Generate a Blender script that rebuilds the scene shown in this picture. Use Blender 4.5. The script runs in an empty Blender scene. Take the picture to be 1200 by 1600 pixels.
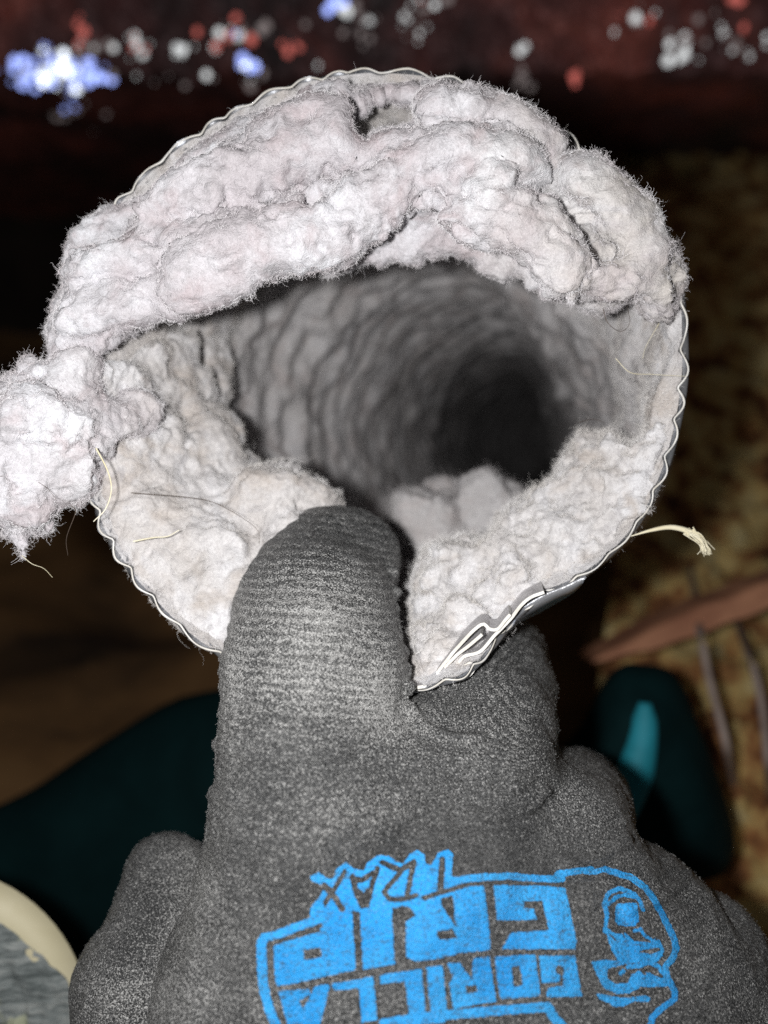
import bpy, math, random
import numpy as np
import openvdb as vdb
from mathutils import Vector
from mathutils.bvhtree import BVHTree

SC = bpy.context.scene
S = 0.01            # everything below is authored in centimetres
F = 1230.0          # focal length in photo pixels (photo is 1200 x 1600)
rng = np.random.default_rng(11)
random.seed(11)

# ------------------------------------------------------------------ camera
cam_d = bpy.data.cameras.new("camera")
cam = bpy.data.objects.new("camera", cam_d)
SC.collection.objects.link(cam)
cam.location = (0, 0, 0)
cam.rotation_euler = (math.radians(90), 0, 0)
cam_d.sensor_fit = 'HORIZONTAL'
cam_d.sensor_width = 36.0
cam_d.lens = 36.0 * F / 1200.0
cam_d.clip_start = 0.005
cam_d.clip_end = 50
cam_d.dof.use_dof = True
cam_d.dof.focus_distance = 11.5 * S
cam_d.dof.aperture_fstop = cam_d.lens / 2.8      # a lens opening 2.3 mm wide
SC.camera = cam

# ------------------------------------------------------------------ world, flash, exposure
w = bpy.data.worlds.new("World")
SC.world = w
w.use_nodes = True
w.node_tree.nodes["Background"].inputs[0].default_value = (0.62, 0.58, 0.54, 1)
w.node_tree.nodes["Background"].inputs[1].default_value = 0.05
LIGHT = np.array([-1.6, 0.0, 0.3])              # the phone's flash beside the lens
ld = bpy.data.lights.new("phone_flash", 'POINT')
ld.energy = 1.08
ld.color = (1.0, 0.985, 0.97)
ld.shadow_soft_size = 0.35 * S
lo = bpy.data.objects.new("phone_flash", ld)
SC.collection.objects.link(lo)
lo.location = LIGHT * S
SC.view_settings.view_transform = 'Standard'
SC.view_settings.look = 'None'
SC.view_settings.exposure = 0.0
SC.view_settings.gamma = 1.0
SC.render.engine = 'CYCLES'
SC.cycles.use_denoising = False
SC.cycles.max_bounces = 6
SC.cycles.diffuse_bounces = 4
SC.cycles.sample_clamp_indirect = 4.0


# ------------------------------------------------------------------ helpers
def at(px, py, d):
    """a point seen at photo pixel px, py at depth d (cm)"""
    return np.stack([(np.asarray(px, float) - 600) / F * d, np.asarray(d, float) + 0 * np.asarray(px, float),
                     (800 - np.asarray(py, float)) / F * d], -1)


def hash3(i, j, k, seed):
    h = (i.astype(np.uint32) * np.uint32(374761393) + j.astype(np.uint32) * np.uint32(668265263)
         + k.astype(np.uint32) * np.uint32(2147483647) + np.uint32((seed * 974634777) & 0xffffffff))
    h = (h ^ (h >> np.uint32(13))) * np.uint32(1274126177)
    h = (h ^ (h >> np.uint32(16))) * np.uint32(2246822519)
    return h ^ (h >> np.uint32(15))


GR = np.array([[1, 1, 0], [-1, 1, 0], [1, -1, 0], [-1, -1, 0], [1, 0, 1], [-1, 0, 1], [1, 0, -1], [-1, 0, -1],
               [0, 1, 1], [0, -1, 1], [0, 1, -1], [0, -1, -1], [1, 1, 0], [-1, 1, 0], [0, -1, 1], [0, -1, -1]], np.float32)


def noise(P, scale=1.0, seed=0):
    """gradient noise, about -1..1; scale = cells per cm"""
    p = np.asarray(P, np.float32) * scale + np.float32(137.3)
    i = np.floor(p).astype(np.int64)
    f = p - i
    u = f * f * f * (f * (f * 6 - 15) + 10)
    out = 0
    for a in (0, 1):
        for b in (0, 1):
            for c in (0, 1):
                g = GR[hash3(i[..., 0] + a, i[..., 1] + b, i[..., 2] + c, seed) & np.uint32(15)]
                dd = g[..., 0] * (f[..., 0] - a) + g[..., 1] * (f[..., 1] - b) + g[..., 2] * (f[..., 2] - c)
                wt = (u[..., 0] if a else 1 - u[..., 0]) * (u[..., 1] if b else 1 - u[..., 1]) * (u[..., 2] if c else 1 - u[..., 2])
                out = out + wt * dd
    return out * 1.4


def fbm(P, scale, octaves=4, seed=0, gain=0.5, ridged=False):
    s, a = 0, 1.0
    for o in range(octaves):
        n = noise(P, scale * 2 ** o, seed + o * 17)
        s = s + a * ((0.5 - np.abs(n)) if ridged else n)
        a *= gain
    return s


def catmull(pts, n, closed=False):
    P = np.asarray(pts, float)
    m = len(P)
    if closed:
        Q = np.vstack([P[-1:], P, P[:2]])
        segs = m
    else:
        Q = np.vstack([2 * P[:1] - P[1:2], P, 2 * P[-1:] - P[-2:-1]])
        segs = m - 1
    out = []
    for i in range(segs):
        p0, p1, p2, p3 = Q[i:i + 4]
        t = np.linspace(0, 1, 16, endpoint=False)[:, None]
        out.append(0.5 * (2 * p1 + (p2 - p0) * t + (2 * p0 - 5 * p1 + 4 * p2 - p3) * t ** 2 + (3 * p1 - p0 - 3 * p2 + p3) * t ** 3))
    out = np.vstack(out + [Q[-2:-1] if not closed else P[:1]])
    L = np.r_[0, np.cumsum(np.linalg.norm(np.diff(out, axis=0), axis=1))]
    x = np.linspace(0, L[-1], n, endpoint=not closed)
    return np.stack([np.interp(x, L, out[:, k]) for k in range(P.shape[1])], -1)


def new_mesh(name, V, faces, smooth=True):
    me = bpy.data.meshes.new(name)
    V = np.asarray(V, np.float32) * S
    if isinstance(faces, np.ndarray):
        k = faces.shape[1]
        me.vertices.add(len(V))
        me.vertices.foreach_set("co", V.ravel())
        me.loops.add(faces.size)
        me.loops.foreach_set("vertex_index", faces.astype(np.int32).ravel())
        me.polygons.add(len(faces))
        me.polygons.foreach_set("loop_start", np.arange(0, faces.size, k, dtype=np.int32))
        me.update(calc_edges=True)
        me.validate()
    else:
        me.from_pydata([tuple(v) for v in V], [], [tuple(int(q) for q in f) for f in faces])
    me.polygons.foreach_set("use_smooth", np.full(len(me.polygons), smooth))
    me.update()
    return me


def thing(name, label, cat, base, group=None):
    o = bpy.data.objects.new(name, None)
    o.empty_display_size = 0.01
    SC.collection.objects.link(o)
    o.location = np.asarray(base) * S
    o["label"] = label
    o["category"] = cat
    if group:
        o["group"] = group
    o["base_cm"] = [float(b) for b in base]
    return o


def base_of(o):
    return np.array(list(o["base_cm"])) if o is not None else np.zeros(3)


def obj(name, V, faces, mat, parent=None, base=None, smooth=True, kind=None, label=None):
    if parent is not None:
        base = base_of(parent)
    if base is None:
        base = np.zeros(3)
    me = new_mesh(name, np.asarray(V) - base, faces, smooth)
    for m in (mat if isinstance(mat, (list, tuple)) else [mat]):
        me.materials.append(m)
    o = bpy.data.objects.new(name, me)
    SC.collection.objects.link(o)
    o["base_cm"] = [float(b) for b in base]
    if parent is not None:
        o.parent = parent
    else:
        o.location = np.asarray(base) * S
    if kind:
        o["kind"] = kind
    if label:
        o["label"] = label
    return o


def tag(o, label, cat, group=None):
    o["label"] = label
    o["category"] = cat
    if group:
        o["group"] = group
    return o


def grid_faces(nu, nv, wrap_u=False):
    iu = np.arange(nu if wrap_u else nu - 1)
    iv = np.arange(nv - 1)
    A, B = np.meshgrid(iu, iv, indexing='ij')
    A, B = A.ravel(), B.ravel()
    A2 = (A + 1) % nu
    return np.stack([A * nv + B, A2 * nv + B, A2 * nv + B + 1, A * nv + B + 1], -1)


def tube(path, radius, sides=6):
    P = np.asarray(path, float)
    r = np.broadcast_to(np.asarray(radius, float), (len(P),))
    T = np.gradient(P, axis=0)
    T /= np.linalg.norm(T, axis=1)[:, None] + 1e-9
    ref = np.array([0.3, 0.9, 0.31])
    A = np.cross(T, ref)
    A /= np.linalg.norm(A, axis=1)[:, None] + 1e-9
    B = np.cross(T, A)
    a = np.linspace(0, 2 * math.pi, sides, endpoint=False)
    V = P[:, None] + r[:, None, None] * (np.cos(a)[None, :, None] * A[:, None] + np.sin(a)[None, :, None] * B[:, None])
    n = len(P)
    Fc = []
    for i in range(n - 1):
        for k in range(sides):
            k2 = (k + 1) % sides
            Fc.append((i * sides + k, i * sides + k2, (i + 1) * sides + k2, (i + 1) * sides + k))
    Fc.append(tuple(range(sides))[::-1])
    Fc.append(tuple(range((n - 1) * sides, n * sides)))
    return V.reshape(-1, 3), Fc


def poly_inside(poly, x, y):
    poly = np.asarray(poly, float)
    inside = np.zeros(x.shape, bool)
    j = len(poly) - 1
    for i in range(len(poly)):
        xi, yi = poly[i]
        xj, yj = poly[j]
        c = ((yi > y) != (yj > y)) & (x < (xj - xi) * (y - yi) / (yj - yi + 1e-12) + xi)
        inside ^= c
        j = i
    return inside


class Field:
    """a signed distance field on a grid, built by smooth unions and turned into a surface"""
    def __init__(s, lo, hi, h):
        s.lo = np.asarray(lo, float)
        s.h = h
        s.n = np.ceil((np.asarray(hi, float) - s.lo) / h).astype(int) + 1
        s.f = np.full(s.n, 9.0, np.float32)

    def window(s, lo, hi):
        a = np.clip(np.floor((np.asarray(lo) - s.lo) / s.h).astype(int), 0, s.n)
        b = np.clip(np.ceil((np.asarray(hi) - s.lo) / s.h).astype(int) + 1, 0, s.n)
        if np.any(b <= a):
            return None, None
        sl = tuple(slice(a[k], b[k]) for k in range(3))
        ax = [(s.lo[k] + np.arange(a[k], b[k]) * s.h).astype(np.float32) for k in range(3)]
        return sl, np.stack(np.meshgrid(*ax, indexing='ij'), -1)

    def merge(s, sl, d, k):
        a = s.f[sl]
        if k < 0:            # smooth carve
            k = -k
            h = np.clip(k - np.abs(a + d), 0, None)
            s.f[sl] = np.maximum(a, -d) + h * h / (4 * k)
        else:
            h = np.clip(k - np.abs(a - d), 0, None)
            s.f[sl] = np.minimum(a, d) - h * h / (4 * k)

    def cone(s, a, b, ra, rb, k=0.2, squash=None):
        a, b = np.asarray(a, float), np.asarray(b, float)
        m = max(ra, rb) + abs(k) + 3 * s.h + 0.1
        sl, G = s.window(np.minimum(a, b) - m, np.maximum(a, b) + m)
        if sl is None:
            return
        ab = (b - a).astype(np.float32)
        L2 = float(ab @ ab) + 1e-9
        t = np.clip(((G - a.astype(np.float32)) @ ab) / L2, 0, 1)
        q = G - a.astype(np.float32) - t[..., None] * ab
        d = np.sqrt((q * q).sum(-1)) - (ra + (rb - ra) * t)
        s.merge(sl, d, k)

    def ball(s, c, r, k=0.2):
        r = np.broadcast_to(np.asarray(r, float), (3,))
        m = r.max() + abs(k) + 3 * s.h + 0.1
        sl, G = s.window(np.asarray(c) - m, np.asarray(c) + m)
        if sl is None:
            return
        q = (G - np.asarray(c, np.float32)) / r.astype(np.float32)
        d = (np.sqrt((q * q).sum(-1)) - 1) * r.min()
        s.merge(sl, d, k)

    def clip(s, poly, k=0.3, wob=6.0, seed=0):
        """trim the mass to an outline (photo pixels), ragged by wob pixels"""
        step = 3.0
        x = np.arange(-260, 1300, step)
        y = np.arange(40, 1200, step)
        X, Y = np.meshgrid(x, y, indexing='ij')
        P = np.asarray(poly, float)
        dm = np.full(X.shape, 1e4)
        for i in range(len(P)):
            a, b = P[i], P[(i + 1) % len(P)]
            ab = b - a
            t = np.clip(((X - a[0]) * ab[0] + (Y - a[1]) * ab[1]) / (ab @ ab + 1e-9), 0, 1)
            dm = np.minimum(dm, np.hypot(X - a[0] - t * ab[0], Y - a[1] - t * ab[1]))
        sd = np.where(poly_inside(P, X, Y), -dm, dm)
        q = np.stack([X, Y, 0 * X], -1)
        sd = sd + wob * (noise(q, 0.035, seed) + 0.6 * noise(q, 0.09, seed + 1))
        ax = [s.lo[i] + np.arange(s.n[i]) * s.h for i in range(3)]
        GX, GY, GZ = np.meshgrid(*ax, indexing='ij')
        px = np.clip((600 + GX / GY * F - x[0]) / step, 0, len(x) - 1).astype(int)
        py = np.clip((800 - GZ / GY * F - y[0]) / step, 0, len(y) - 1).astype(int)
        d = (sd[px, py] / F * GY).astype(np.float32)
        h = np.clip(k - np.abs(s.f - d), 0, None)
        s.f = np.maximum(s.f, d) + h * h / (4 * k)

    def soften(s, times, grow=0.0):
        """felts the blobs together"""
        f = np.clip(s.f, -0.8, 0.8)
        for _ in range(times):
            for ax in range(3):
                g = f.copy()
                sl0 = [slice(None)] * 3
                sl1 = [slice(None)] * 3
                slm = [slice(None)] * 3
                sl0[ax], sl1[ax], slm[ax] = slice(0, -2), slice(2, None), slice(1, -1)
                g[tuple(slm)] = 0.25 * f[tuple(sl0)] + 0.5 * f[tuple(slm)] + 0.25 * f[tuple(sl1)]
                f = g
        s.f = f - grow

    def surface(s):
        g = vdb.FloatGrid(float(3 * s.h))
        g.copyFromArray(np.clip(s.f, -3 * s.h, 3 * s.h).astype(np.float32))
        p, q = g.convertToQuads(isovalue=0.0)
        return p.astype(float) * s.h + s.lo, q[:, ::-1].astype(np.int64)


def vnormals(V, Q):
    n = np.cross(V[Q[:, 2]] - V[Q[:, 0]], V[Q[:, 3 if Q.shape[1] == 4 else 1]] - V[Q[:, 1 if Q.shape[1] == 4 else 0]])
    N = np.zeros_like(V)
    for k in range(Q.shape[1]):
        np.add.at(N, Q[:, k], n)
    return N / (np.linalg.norm(N, axis=1)[:, None] + 1e-12)


# ------------------------------------------------------------------ materials
class Mat:
    def __init__(s, name, rough=0.8, metal=0.0, color=(0.5, 0.5, 0.5)):
        s.m = bpy.data.materials.new(name)
        s.m.use_nodes = True
        s.nt = s.m.node_tree
        s.b = s.nt.nodes["Principled BSDF"]
        s.b.inputs["Roughness"].default_value = rough
        s.b.inputs["Metallic"].default_value = metal
        s.b.inputs["Base Color"].default_value = (*color, 1)
        tc = s.nt.nodes.new("ShaderNodeTexCoord")
        mp = s.nt.nodes.new("ShaderNodeMapping")
        mp.inputs["Scale"].default_value = (100, 100, 100)
        s.nt.links.new(tc.outputs["Object"], mp.inputs[0])
        s.co = mp.outputs[0]                     # coordinates in cm

    def node(s, t, **kw):
        n = s.nt.nodes.new(t)
        for k, v in kw.items():
            setattr(n, k, v)
        return n

    def link(s, a, b):
        s.nt.links.new(a, b)

    def noise(s, scale, detail=4, rough=0.55, dist=0.0, co=None):
        n = s.node("ShaderNodeTexNoise")
        n.inputs["Scale"].default_value = scale
        n.inputs["Detail"].default_value = detail
        n.inputs["Roughness"].default_value = rough
        n.inputs["Distortion"].default_value = dist
        s.link(co or s.co, n.inputs["Vector"])
        return n.outputs["Fac"]

    def ramp(s, fac, stops):
        r = s.node("ShaderNodeValToRGB")
        e = r.color_ramp.elements
        while len(e) < len(stops):
            e.new(0.5)
        for q, (p, c) in zip(e, stops):
            q.position = p
            q.color = (*c, 1) if len(c) == 3 else c
        s.link(fac, r.inputs[0])
        return r.outputs[0]

    def mix(s, fac, a, b, mode='MIX'):
        n = s.node("ShaderNodeMix", data_type='RGBA', blend_type=mode)
        for v, i in ((fac, 0), (a, 6), (b, 7)):
            if hasattr(v, "is_linked"):
                s.link(v, n.inputs[i])
            elif i == 0:
                n.inputs[0].default_value = v
            else:
                n.inputs[i].default_value = (*v, 1)
        return n.outputs[2]

    def bump(s, h, dist_cm, strength=1.0, prev=None):
        n = s.node("ShaderNodeBump")
        n.inputs["Strength"].default_value = strength
        n.inputs["Distance"].default_value = dist_cm * S
        s.link(h, n.inputs["Height"])
        if prev is not None:
            s.link(prev, n.inputs["Normal"])
        return n.outputs[0]

    def set(s, color=None, normal=None, rough=None):
        if color is not None:
            s.link(color, s.b.inputs["Base Color"])
        if normal is not None:
            s.link(normal, s.b.inputs["Normal"])
        if rough is not None:
            s.link(rough, s.b.inputs["Roughness"])
        return s.m


def lint_mat(name, a, b, c, fine=True, side=None):
    """felted dust: three hues in drifting patches, flecks, a soft fibrous relief"""
    m = Mat(name, rough=1.0)
    m.b.inputs["Specular IOR Level"].default_value = 0.05
    col = m.mix(m.ramp(m.noise(0.55, 3, 0.6, 0.6), [(0.38, (0, 0, 0)), (0.62, (1, 1, 1))]), a, b)
    col = m.mix(m.ramp(m.noise(1.3, 3, 0.6, 0.4), [(0.5, (0, 0, 0)), (0.68, (1, 1, 1))]), col, c)
    if side:
        sep = m.node("ShaderNodeSeparateXYZ")
        m.link(m.co, sep.inputs[0])
        mr = m.node("ShaderNodeMapRange")
        mr.inputs["From Min"].default_value = 0.8
        mr.inputs["From Max"].default_value = 4.2
        m.link(sep.outputs[0], mr.inputs["Value"])
        fq = m.mix(1.0, mr.outputs[0], m.ramp(m.noise(0.9, 4, 0.65, 0.6), [(0.36, (0.25, 0.25, 0.25)), (0.6, (1, 1, 1))]), 'MULTIPLY')
        col = m.mix(fq, col, side)
    col = m.mix(m.ramp(m.noise(2.2, 4, 0.65, 0.8), [(0.30, (0.55, 0.55, 0.55)), (0.44, (0, 0, 0))]), col, (0.37, 0.36, 0.375))
    col = m.mix(m.ramp(m.noise(14, 4, 0.7, 1.0), [(0.35, (0.35, 0.35, 0.35)), (0.6, (0, 0, 0))]), col, (0.25, 0.23, 0.235))
    if fine:
        col = m.mix(m.ramp(m.noise(34, 2, 0.6, 2.0), [(0.60, (0, 0, 0)), (0.75, (0.6, 0.6, 0.6))]), col, (0.80, 0.79, 0.79))
    n = m.bump(m.noise(24, 5, 0.7, 1.5), 0.028, 0.7)
    n = m.bump(m.noise(6, 4, 0.6, 0.8), 0.06, 0.6, n)
    return m.set(col, n)


M_LINT_PINK = lint_mat("pinkish_lint", (0.52, 0.49, 0.515), (0.71, 0.72, 0.76), (0.49, 0.435, 0.455), side=(0.57, 0.54, 0.51))
M_LINT_PALE = lint_mat("pale_lint", (0.54, 0.515, 0.50), (0.69, 0.69, 0.71), (0.49, 0.45, 0.42))
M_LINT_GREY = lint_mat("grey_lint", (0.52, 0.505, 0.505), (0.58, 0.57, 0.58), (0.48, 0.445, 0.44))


def fibre_mat(name, c1, c2):
    m = Mat(name, rough=0.9)
    m.b.inputs["Specular IOR Level"].default_value = 0.1
    return m.set(m.ramp(m.noise(1.6, 3, 0.6), [(0.35, c1), (0.65, c2)]))


M_FUZZ_PINK = fibre_mat("pinkish_fibres", (0.66, 0.62, 0.64), (0.80, 0.79, 0.81))
M_FUZZ_PALE = fibre_mat("pale_fibres", (0.66, 0.63, 0.60), (0.80, 0.79, 0.79))
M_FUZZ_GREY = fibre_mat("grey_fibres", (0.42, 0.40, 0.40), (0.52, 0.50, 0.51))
M_HAIR_DARK = fibre_mat("dark_hair", (0.05, 0.04, 0.035), (0.12, 0.09, 0.07))
M_HAIR_PALE = fibre_mat("straw_hair", (0.62, 0.56, 0.38), (0.78, 0.74, 0.6))


def foil_mat():
    m = Mat("dull_foil", rough=0.42, metal=0.75)
    col = m.ramp(m.noise(1.5, 4, 0.6, 0.5), [(0.35, (0.34, 0.36, 0.40)), (0.65, (0.62, 0.63, 0.66))])
    n = m.bump(m.noise(9, 4, 0.6, 0.7), 0.03, 0.5)
    return m.set(col, n)


def cut_mat():
    m = Mat("cut_foil_edge", rough=0.55, metal=0.0)
    return m.set(m.ramp(m.noise(3, 3), [(0.3, (0.55, 0.52, 0.46)), (0.7, (0.76, 0.755, 0.74))]))


M_FOIL = foil_mat()
M_CUT = cut_mat()
mf = Mat("bare_folded_foil", rough=0.5, metal=0.4)
M_FOLD = mf.set(mf.ramp(mf.noise(4, 4, 0.6), [(0.35, (0.42, 0.41, 0.42)), (0.65, (0.62, 0.61, 0.62))]), mf.bump(mf.noise(10, 3), 0.02, 0.5))


def glove_mat():
    """knitted glove under a grey sandy coating, powdered with lint dust"""
    m = Mat("dusty_coated_knit", rough=0.46)
    m.b.inputs["Specular IOR Level"].default_value = 0.5

    def attr(n):
        a = m.node("ShaderNodeAttribute", attribute_name=n)
        return a.outputs["Fac"]

    def math_(op, a, b=None):
        n = m.node("ShaderNodeMath", operation=op)
        for i, v in enumerate((a, b)):
            if v is None:
                continue
            if hasattr(v, "is_linked"):
                m.link(v, n.inputs[i])
            else:
                n.inputs[i].default_value = v
        return n.outputs[0]

    base = m.ramp(m.noise(0.9, 5, 0.65, 0.6), [(0.34, (0.058, 0.060, 0.062)), (0.66, (0.135, 0.137, 0.138))])
    grain = m.noise(33, 3, 0.7, 0.4)
    base = m.mix(m.ramp(grain, [(0.40, (0.9, 0.9, 0.9)), (0.52, (0, 0, 0))]), base, (0.018, 0.019, 0.020))
    wob = math_('MULTIPLY', m.noise(3.0, 3, 0.6), 9.0)
    wob2 = math_('MULTIPLY', m.noise(14.0, 2, 0.6), 5.0)
    row = math_('SINE', math_('ADD', math_('ADD', math_('MULTIPLY', attr("rib_phase"), 2 * math.pi / 0.125), wob), wob2))
    row01 = math_('MULTIPLY', math_('ADD', row, 1.0), 0.5)
    roww = math_('MULTIPLY', row01, attr("rib_weight"))
    speck = m.noise(40, 2, 0.7)
    lift = math_('ADD', math_('ADD', speck, math_('MULTIPLY', attr("dust"), 0.13)), math_('MULTIPLY', roww, 0.075))
    lift = math_('ADD', lift, math_('MULTIPLY', m.noise(1.1, 4, 0.65, 0.8), 0.10))
    dust = m.ramp(lift, [(0.60, (0, 0, 0)), (0.76, (1, 1, 1))])
    base = m.mix(dust, base, (0.56, 0.56, 0.55))
    n = m.bump(grain, 0.085, 1.0)
    n = m.bump(roww, 0.05, 0.6, n)
    return m.set(base, n)


M_GLOVE = glove_mat()


def print_mat():
    m = Mat("blue_glove_print", rough=0.5)
    col = m.ramp(m.noise(1.2, 3), [(0.35, (0.006, 0.27, 0.70)), (0.65, (0.03, 0.37, 0.82))])
    col = m.mix(m.ramp(m.noise(36, 3, 0.7), [(0.60, (0, 0, 0)), (0.72, (0.5, 0.5, 0.5))]), col, (0.42, 0.62, 0.85))
    col = m.mix(m.ramp(m.noise(30, 4, 0.75), [(0.36, (0.9, 0.9, 0.9)), (0.46, (0, 0, 0))]), col, (0.05, 0.09, 0.13))
    st = m.node("ShaderNodeMapping")
    st.inputs["Scale"].default_value = (0.35, 1.0, 1.0)
    st.inputs["Rotation"].default_value = (0, 0.12, 0)
    m.link(m.co, st.inputs[0])
    col = m.mix(m.ramp(m.noise(22, 3, 0.7, 0.4, st.outputs[0]), [(0.34, (0.75, 0.75, 0.75)), (0.44, (0, 0, 0))]), col, (0.05, 0.10, 0.16))
    n = m.bump(m.noise(32, 3, 0.7), 0.05, 0.9)
    return m.set(col, n)


M_PRINT = print_mat()


def mottled(name, stops, scale, rough=0.9, bump=0.3, detail=4, dist=0.5, metal=0.0):
    m = Mat(name, rough=rough, metal=metal)
    f = m.noise(scale, detail, 0.6, dist)
    return m.set(m.ramp(f, stops), m.bump(f, bump, 0.8))


# ------------------------------------------------------------------ dryer duct
RIM = [(545, 116), (600, 113), (680, 121), (760, 143), (830, 172), (900, 224), (960, 287), (1010, 345), (1045, 402),
       (1063, 460), (1067, 530), (1066, 590), (1058, 650), (1040, 720), (1008, 795), (965, 852), (905, 900), (845, 928),
       (800, 968), (765, 1012), (722, 1054), (645, 1077), (600, 1086), (540, 1086), (470, 1070), (410, 1050), (350, 1026),
       (290, 985), (235, 930), (195, 880), (162, 825), (140, 755), (130, 680), (126, 610), (128, 540), (135, 470),
       (155, 390), (185, 322), (222, 281), (265, 241), (340, 191), (405, 156), (470, 130)]
NT = 720
rim_px = catmull(RIM, NT, closed=True)


def rim_depth(px, py):
    d = 12.5 + 0.35 * np.clip((560 - py) / 450, -1, 1)
    d = d + 0.55 * np.exp(-((px - 480) / 130) ** 2 - ((py - 1070) / 90) ** 2)
    d = d - 0.75 * np.exp(-((px - 705) / 75) ** 2 - ((py - 1060) / 65) ** 2)
    return d


rimP = at(rim_px[:, 0], rim_px[:, 1], rim_depth(rim_px[:, 0], rim_px[:, 1]))
CEN = np.array([(0.0, 12.5, 2.2), (0.75, 15.4, 2.05), (1.8, 18.4, 1.95), (3.2, 22.2, 2.0), (4.5, 27.0, 2.4), (5.8, 33.0, 3.0),
                (6.9, 40.0, 3.7), (8.5, 48.0, 4.3), (11.5, 60.0, 5.2), (16.5, 72, 6.2), (24.0, 83, 7.2), (34, 91, 8.0), (46, 96, 8.5)])
LEN = 98.0
cen_s = catmull(CEN, 700)
cen_L = np.r_[0, np.cumsum(np.linalg.norm(np.diff(cen_s, axis=0), axis=1))]


def cen(s):
    return np.stack([np.interp(s, cen_L, cen_s[:, k]) for k in range(3)], -1)


off0 = rimP - np.array([0.0, 0, 2.2])
depth0 = rimP[:, 1]
phi = np.arctan2(off0[:, 2], off0[:, 0])


def duct_point(s, inset):
    """wall of the duct: (n_s, NT, 3); inset cm inward from the wall"""
    s = np.asarray(s, float)
    C = cen(s)
    T = cen(s + 0.3) - cen(s - 0.0)
    T /= np.linalg.norm(T, axis=1)[:, None]
    X = np.cross(T, np.array([0, 0, 1.0]))
    X /= np.linalg.norm(X, axis=1)[:, None]
    Zv = np.cross(X, T)
    r_rim = np.hypot(off0[:, 0], off0[:, 2])
    k = np.clip(s / 9.0, 0, 1)[:, None]
    k = k * k * (3 - 2 * k)
    side = 0.5 + 0.5 * np.tanh((np.cos(phi - math.radians(-35)) - 0.25) * 4)      # the squeezed right side stays squeezed
    deep = 4.75 * (1 - side) + np.minimum(4.75, r_rim * 0.97) * side
    k2 = np.clip((s - 9) / 12.0, 0, 1)[:, None]
    r = r_rim[None] * (1 - k) + (deep[None] * (1 - k2) + 4.75 * k2) * k
    ph = phi[None]
    j = np.clip(s / 2.5, 0, 1)[:, None, None]
    flat = C[:, None] + r[..., None] * (np.cos(ph)[..., None] * np.array([1, 0, 0]) + np.sin(ph)[..., None] * np.array([0, 0, 1]))
    turned = C[:, None] + r[..., None] * (np.cos(ph)[..., None] * X[:, None] + np.sin(ph)[..., None] * Zv[:, None])
    P = flat * (1 - j) + turned * j
    P[..., 1] += (depth0 - 12.5)[None] * np.exp(-s / 3.0)[:, None]
    ctr = C[:, None] + 0 * P
    D = ctr - P
    D /= np.linalg.norm(D, axis=-1)[..., None] + 1e-9
    ins = inset(s) if callable(inset) else inset
    return P + D * np.broadcast_to(ins, P.shape[:2])[..., None]


arc = np.r_[0, np.cumsum(np.linalg.norm(np.diff(rimP, axis=0), axis=1))]
arc_jit = arc + 0.22 * noise(rimP, 0.7, 5)


def corr(s):
    s = np.asarray(s)[:, None]
    ph = 2 * math.pi * (s / 0.62 + arc_jit[None] / 0.60 * np.exp(-s / 4.0))
    amp = 0.052 + 0.030 * noise(rimP, 0.6, 9)[None]
    return -amp * (2.2 * np.sqrt(np.sin(ph / 2) ** 2 + 0.02) - 1.4)


duct = thing("dryer_duct", "corrugated foil duct with a ragged cut mouth, packed with grey lint, pinched by gloved fingers",
             "duct", (0, 13, -2.5))
s_out = np.r_[np.linspace(0, 3, 60), np.linspace(3.08, 22, 230), np.linspace(22.4, LEN, 130)]
TH = 0.042
inner = duct_point(s_out, lambda s: corr(s) + 0.0)
outer = duct_point(s_out, lambda s: corr(s) - TH)
ns = len(s_out)
Vw = np.vstack([inner.reshape(-1, 3), outer.reshape(-1, 3)])
fi = grid_faces(ns, NT)                                   # (s, theta) grid, open seam
seam = np.array([(i * NT + NT - 1, (i + 1) * NT + NT - 1, (i + 1) * NT, i * NT) for i in range(ns - 1)])
fi = np.vstack([fi, seam])
fo = fi[:, ::-1] + ns * NT
obj("foil_wall", Vw, np.vstack([fi, fo]), M_FOIL, duct)
# the cut edge: a thin rounded bead that closes the sheet at the mouth, ragged a little
edge_mid = 0.5 * (inner[0] + outer[0])
edge_mid = edge_mid + np.stack([0 * arc, 0.05 * noise(rimP, 3, 3) - 0.012, 0 * arc], -1)
loop = np.vstack([edge_mid, edge_mid[:1]])
V, Fc = tube(loop, 0.014 + 0.005 * noise(loop, 2.5, 8), 6)
obj("cut_edge", V, Fc, M_CUT, duct)

# lint lining felted to the inside of the wall
s_lin = np.r_[np.linspace(0.0, 8, 130), np.linspace(8.1, 24, 170), np.linspace(24.4, LEN - 0.5, 150)]


def lining_inset(s):
    P = duct_point(s, 0.0)
    ss = s[:, None]
    wob = 0.35 * noise(P, 0.3, 21)
    ring = np.sin(2 * math.pi * ((ss + wob) / 1.05 + 0.18 * noise(P, 0.6, 26)))
    near = np.clip(ss / 1.2, 0, 1)
    t = 0.20 + 0.10 * near
    t = t + 0.30 * np.clip(fbm(P, 0.5, 3, 23) + 0.15, 0, None) * near
    t = t + 0.055 * ring * (0.5 + 0.9 * np.clip(noise(P, 0.4, 29) + 0.4, 0, 1)) * np.clip((ss - 2.0) / 2, 0, 1)
    t = t + 0.085 * fbm(P, 1.1, 3, 25) + 0.35 * near * np.clip((ss - 16) / 14, 0, 1)
    right = 0.5 + 0.5 * np.tanh((np.cos(phi - math.radians(10)) - 0.45) * 3.5)[None]
    k = np.clip((ss - 0.6) / 11, 0, 1)
    t = t + 2.0 * right * k * k * (3 - 2 * k) + 0.5 * right * k * noise(P, 0.5, 37)
    t = t * np.clip(0.05 + ss / 0.5, 0, 1)
    return np.maximum(t, corr(s) + 0.012 + 0.03 * np.clip(ss, 0, 1))


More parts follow.
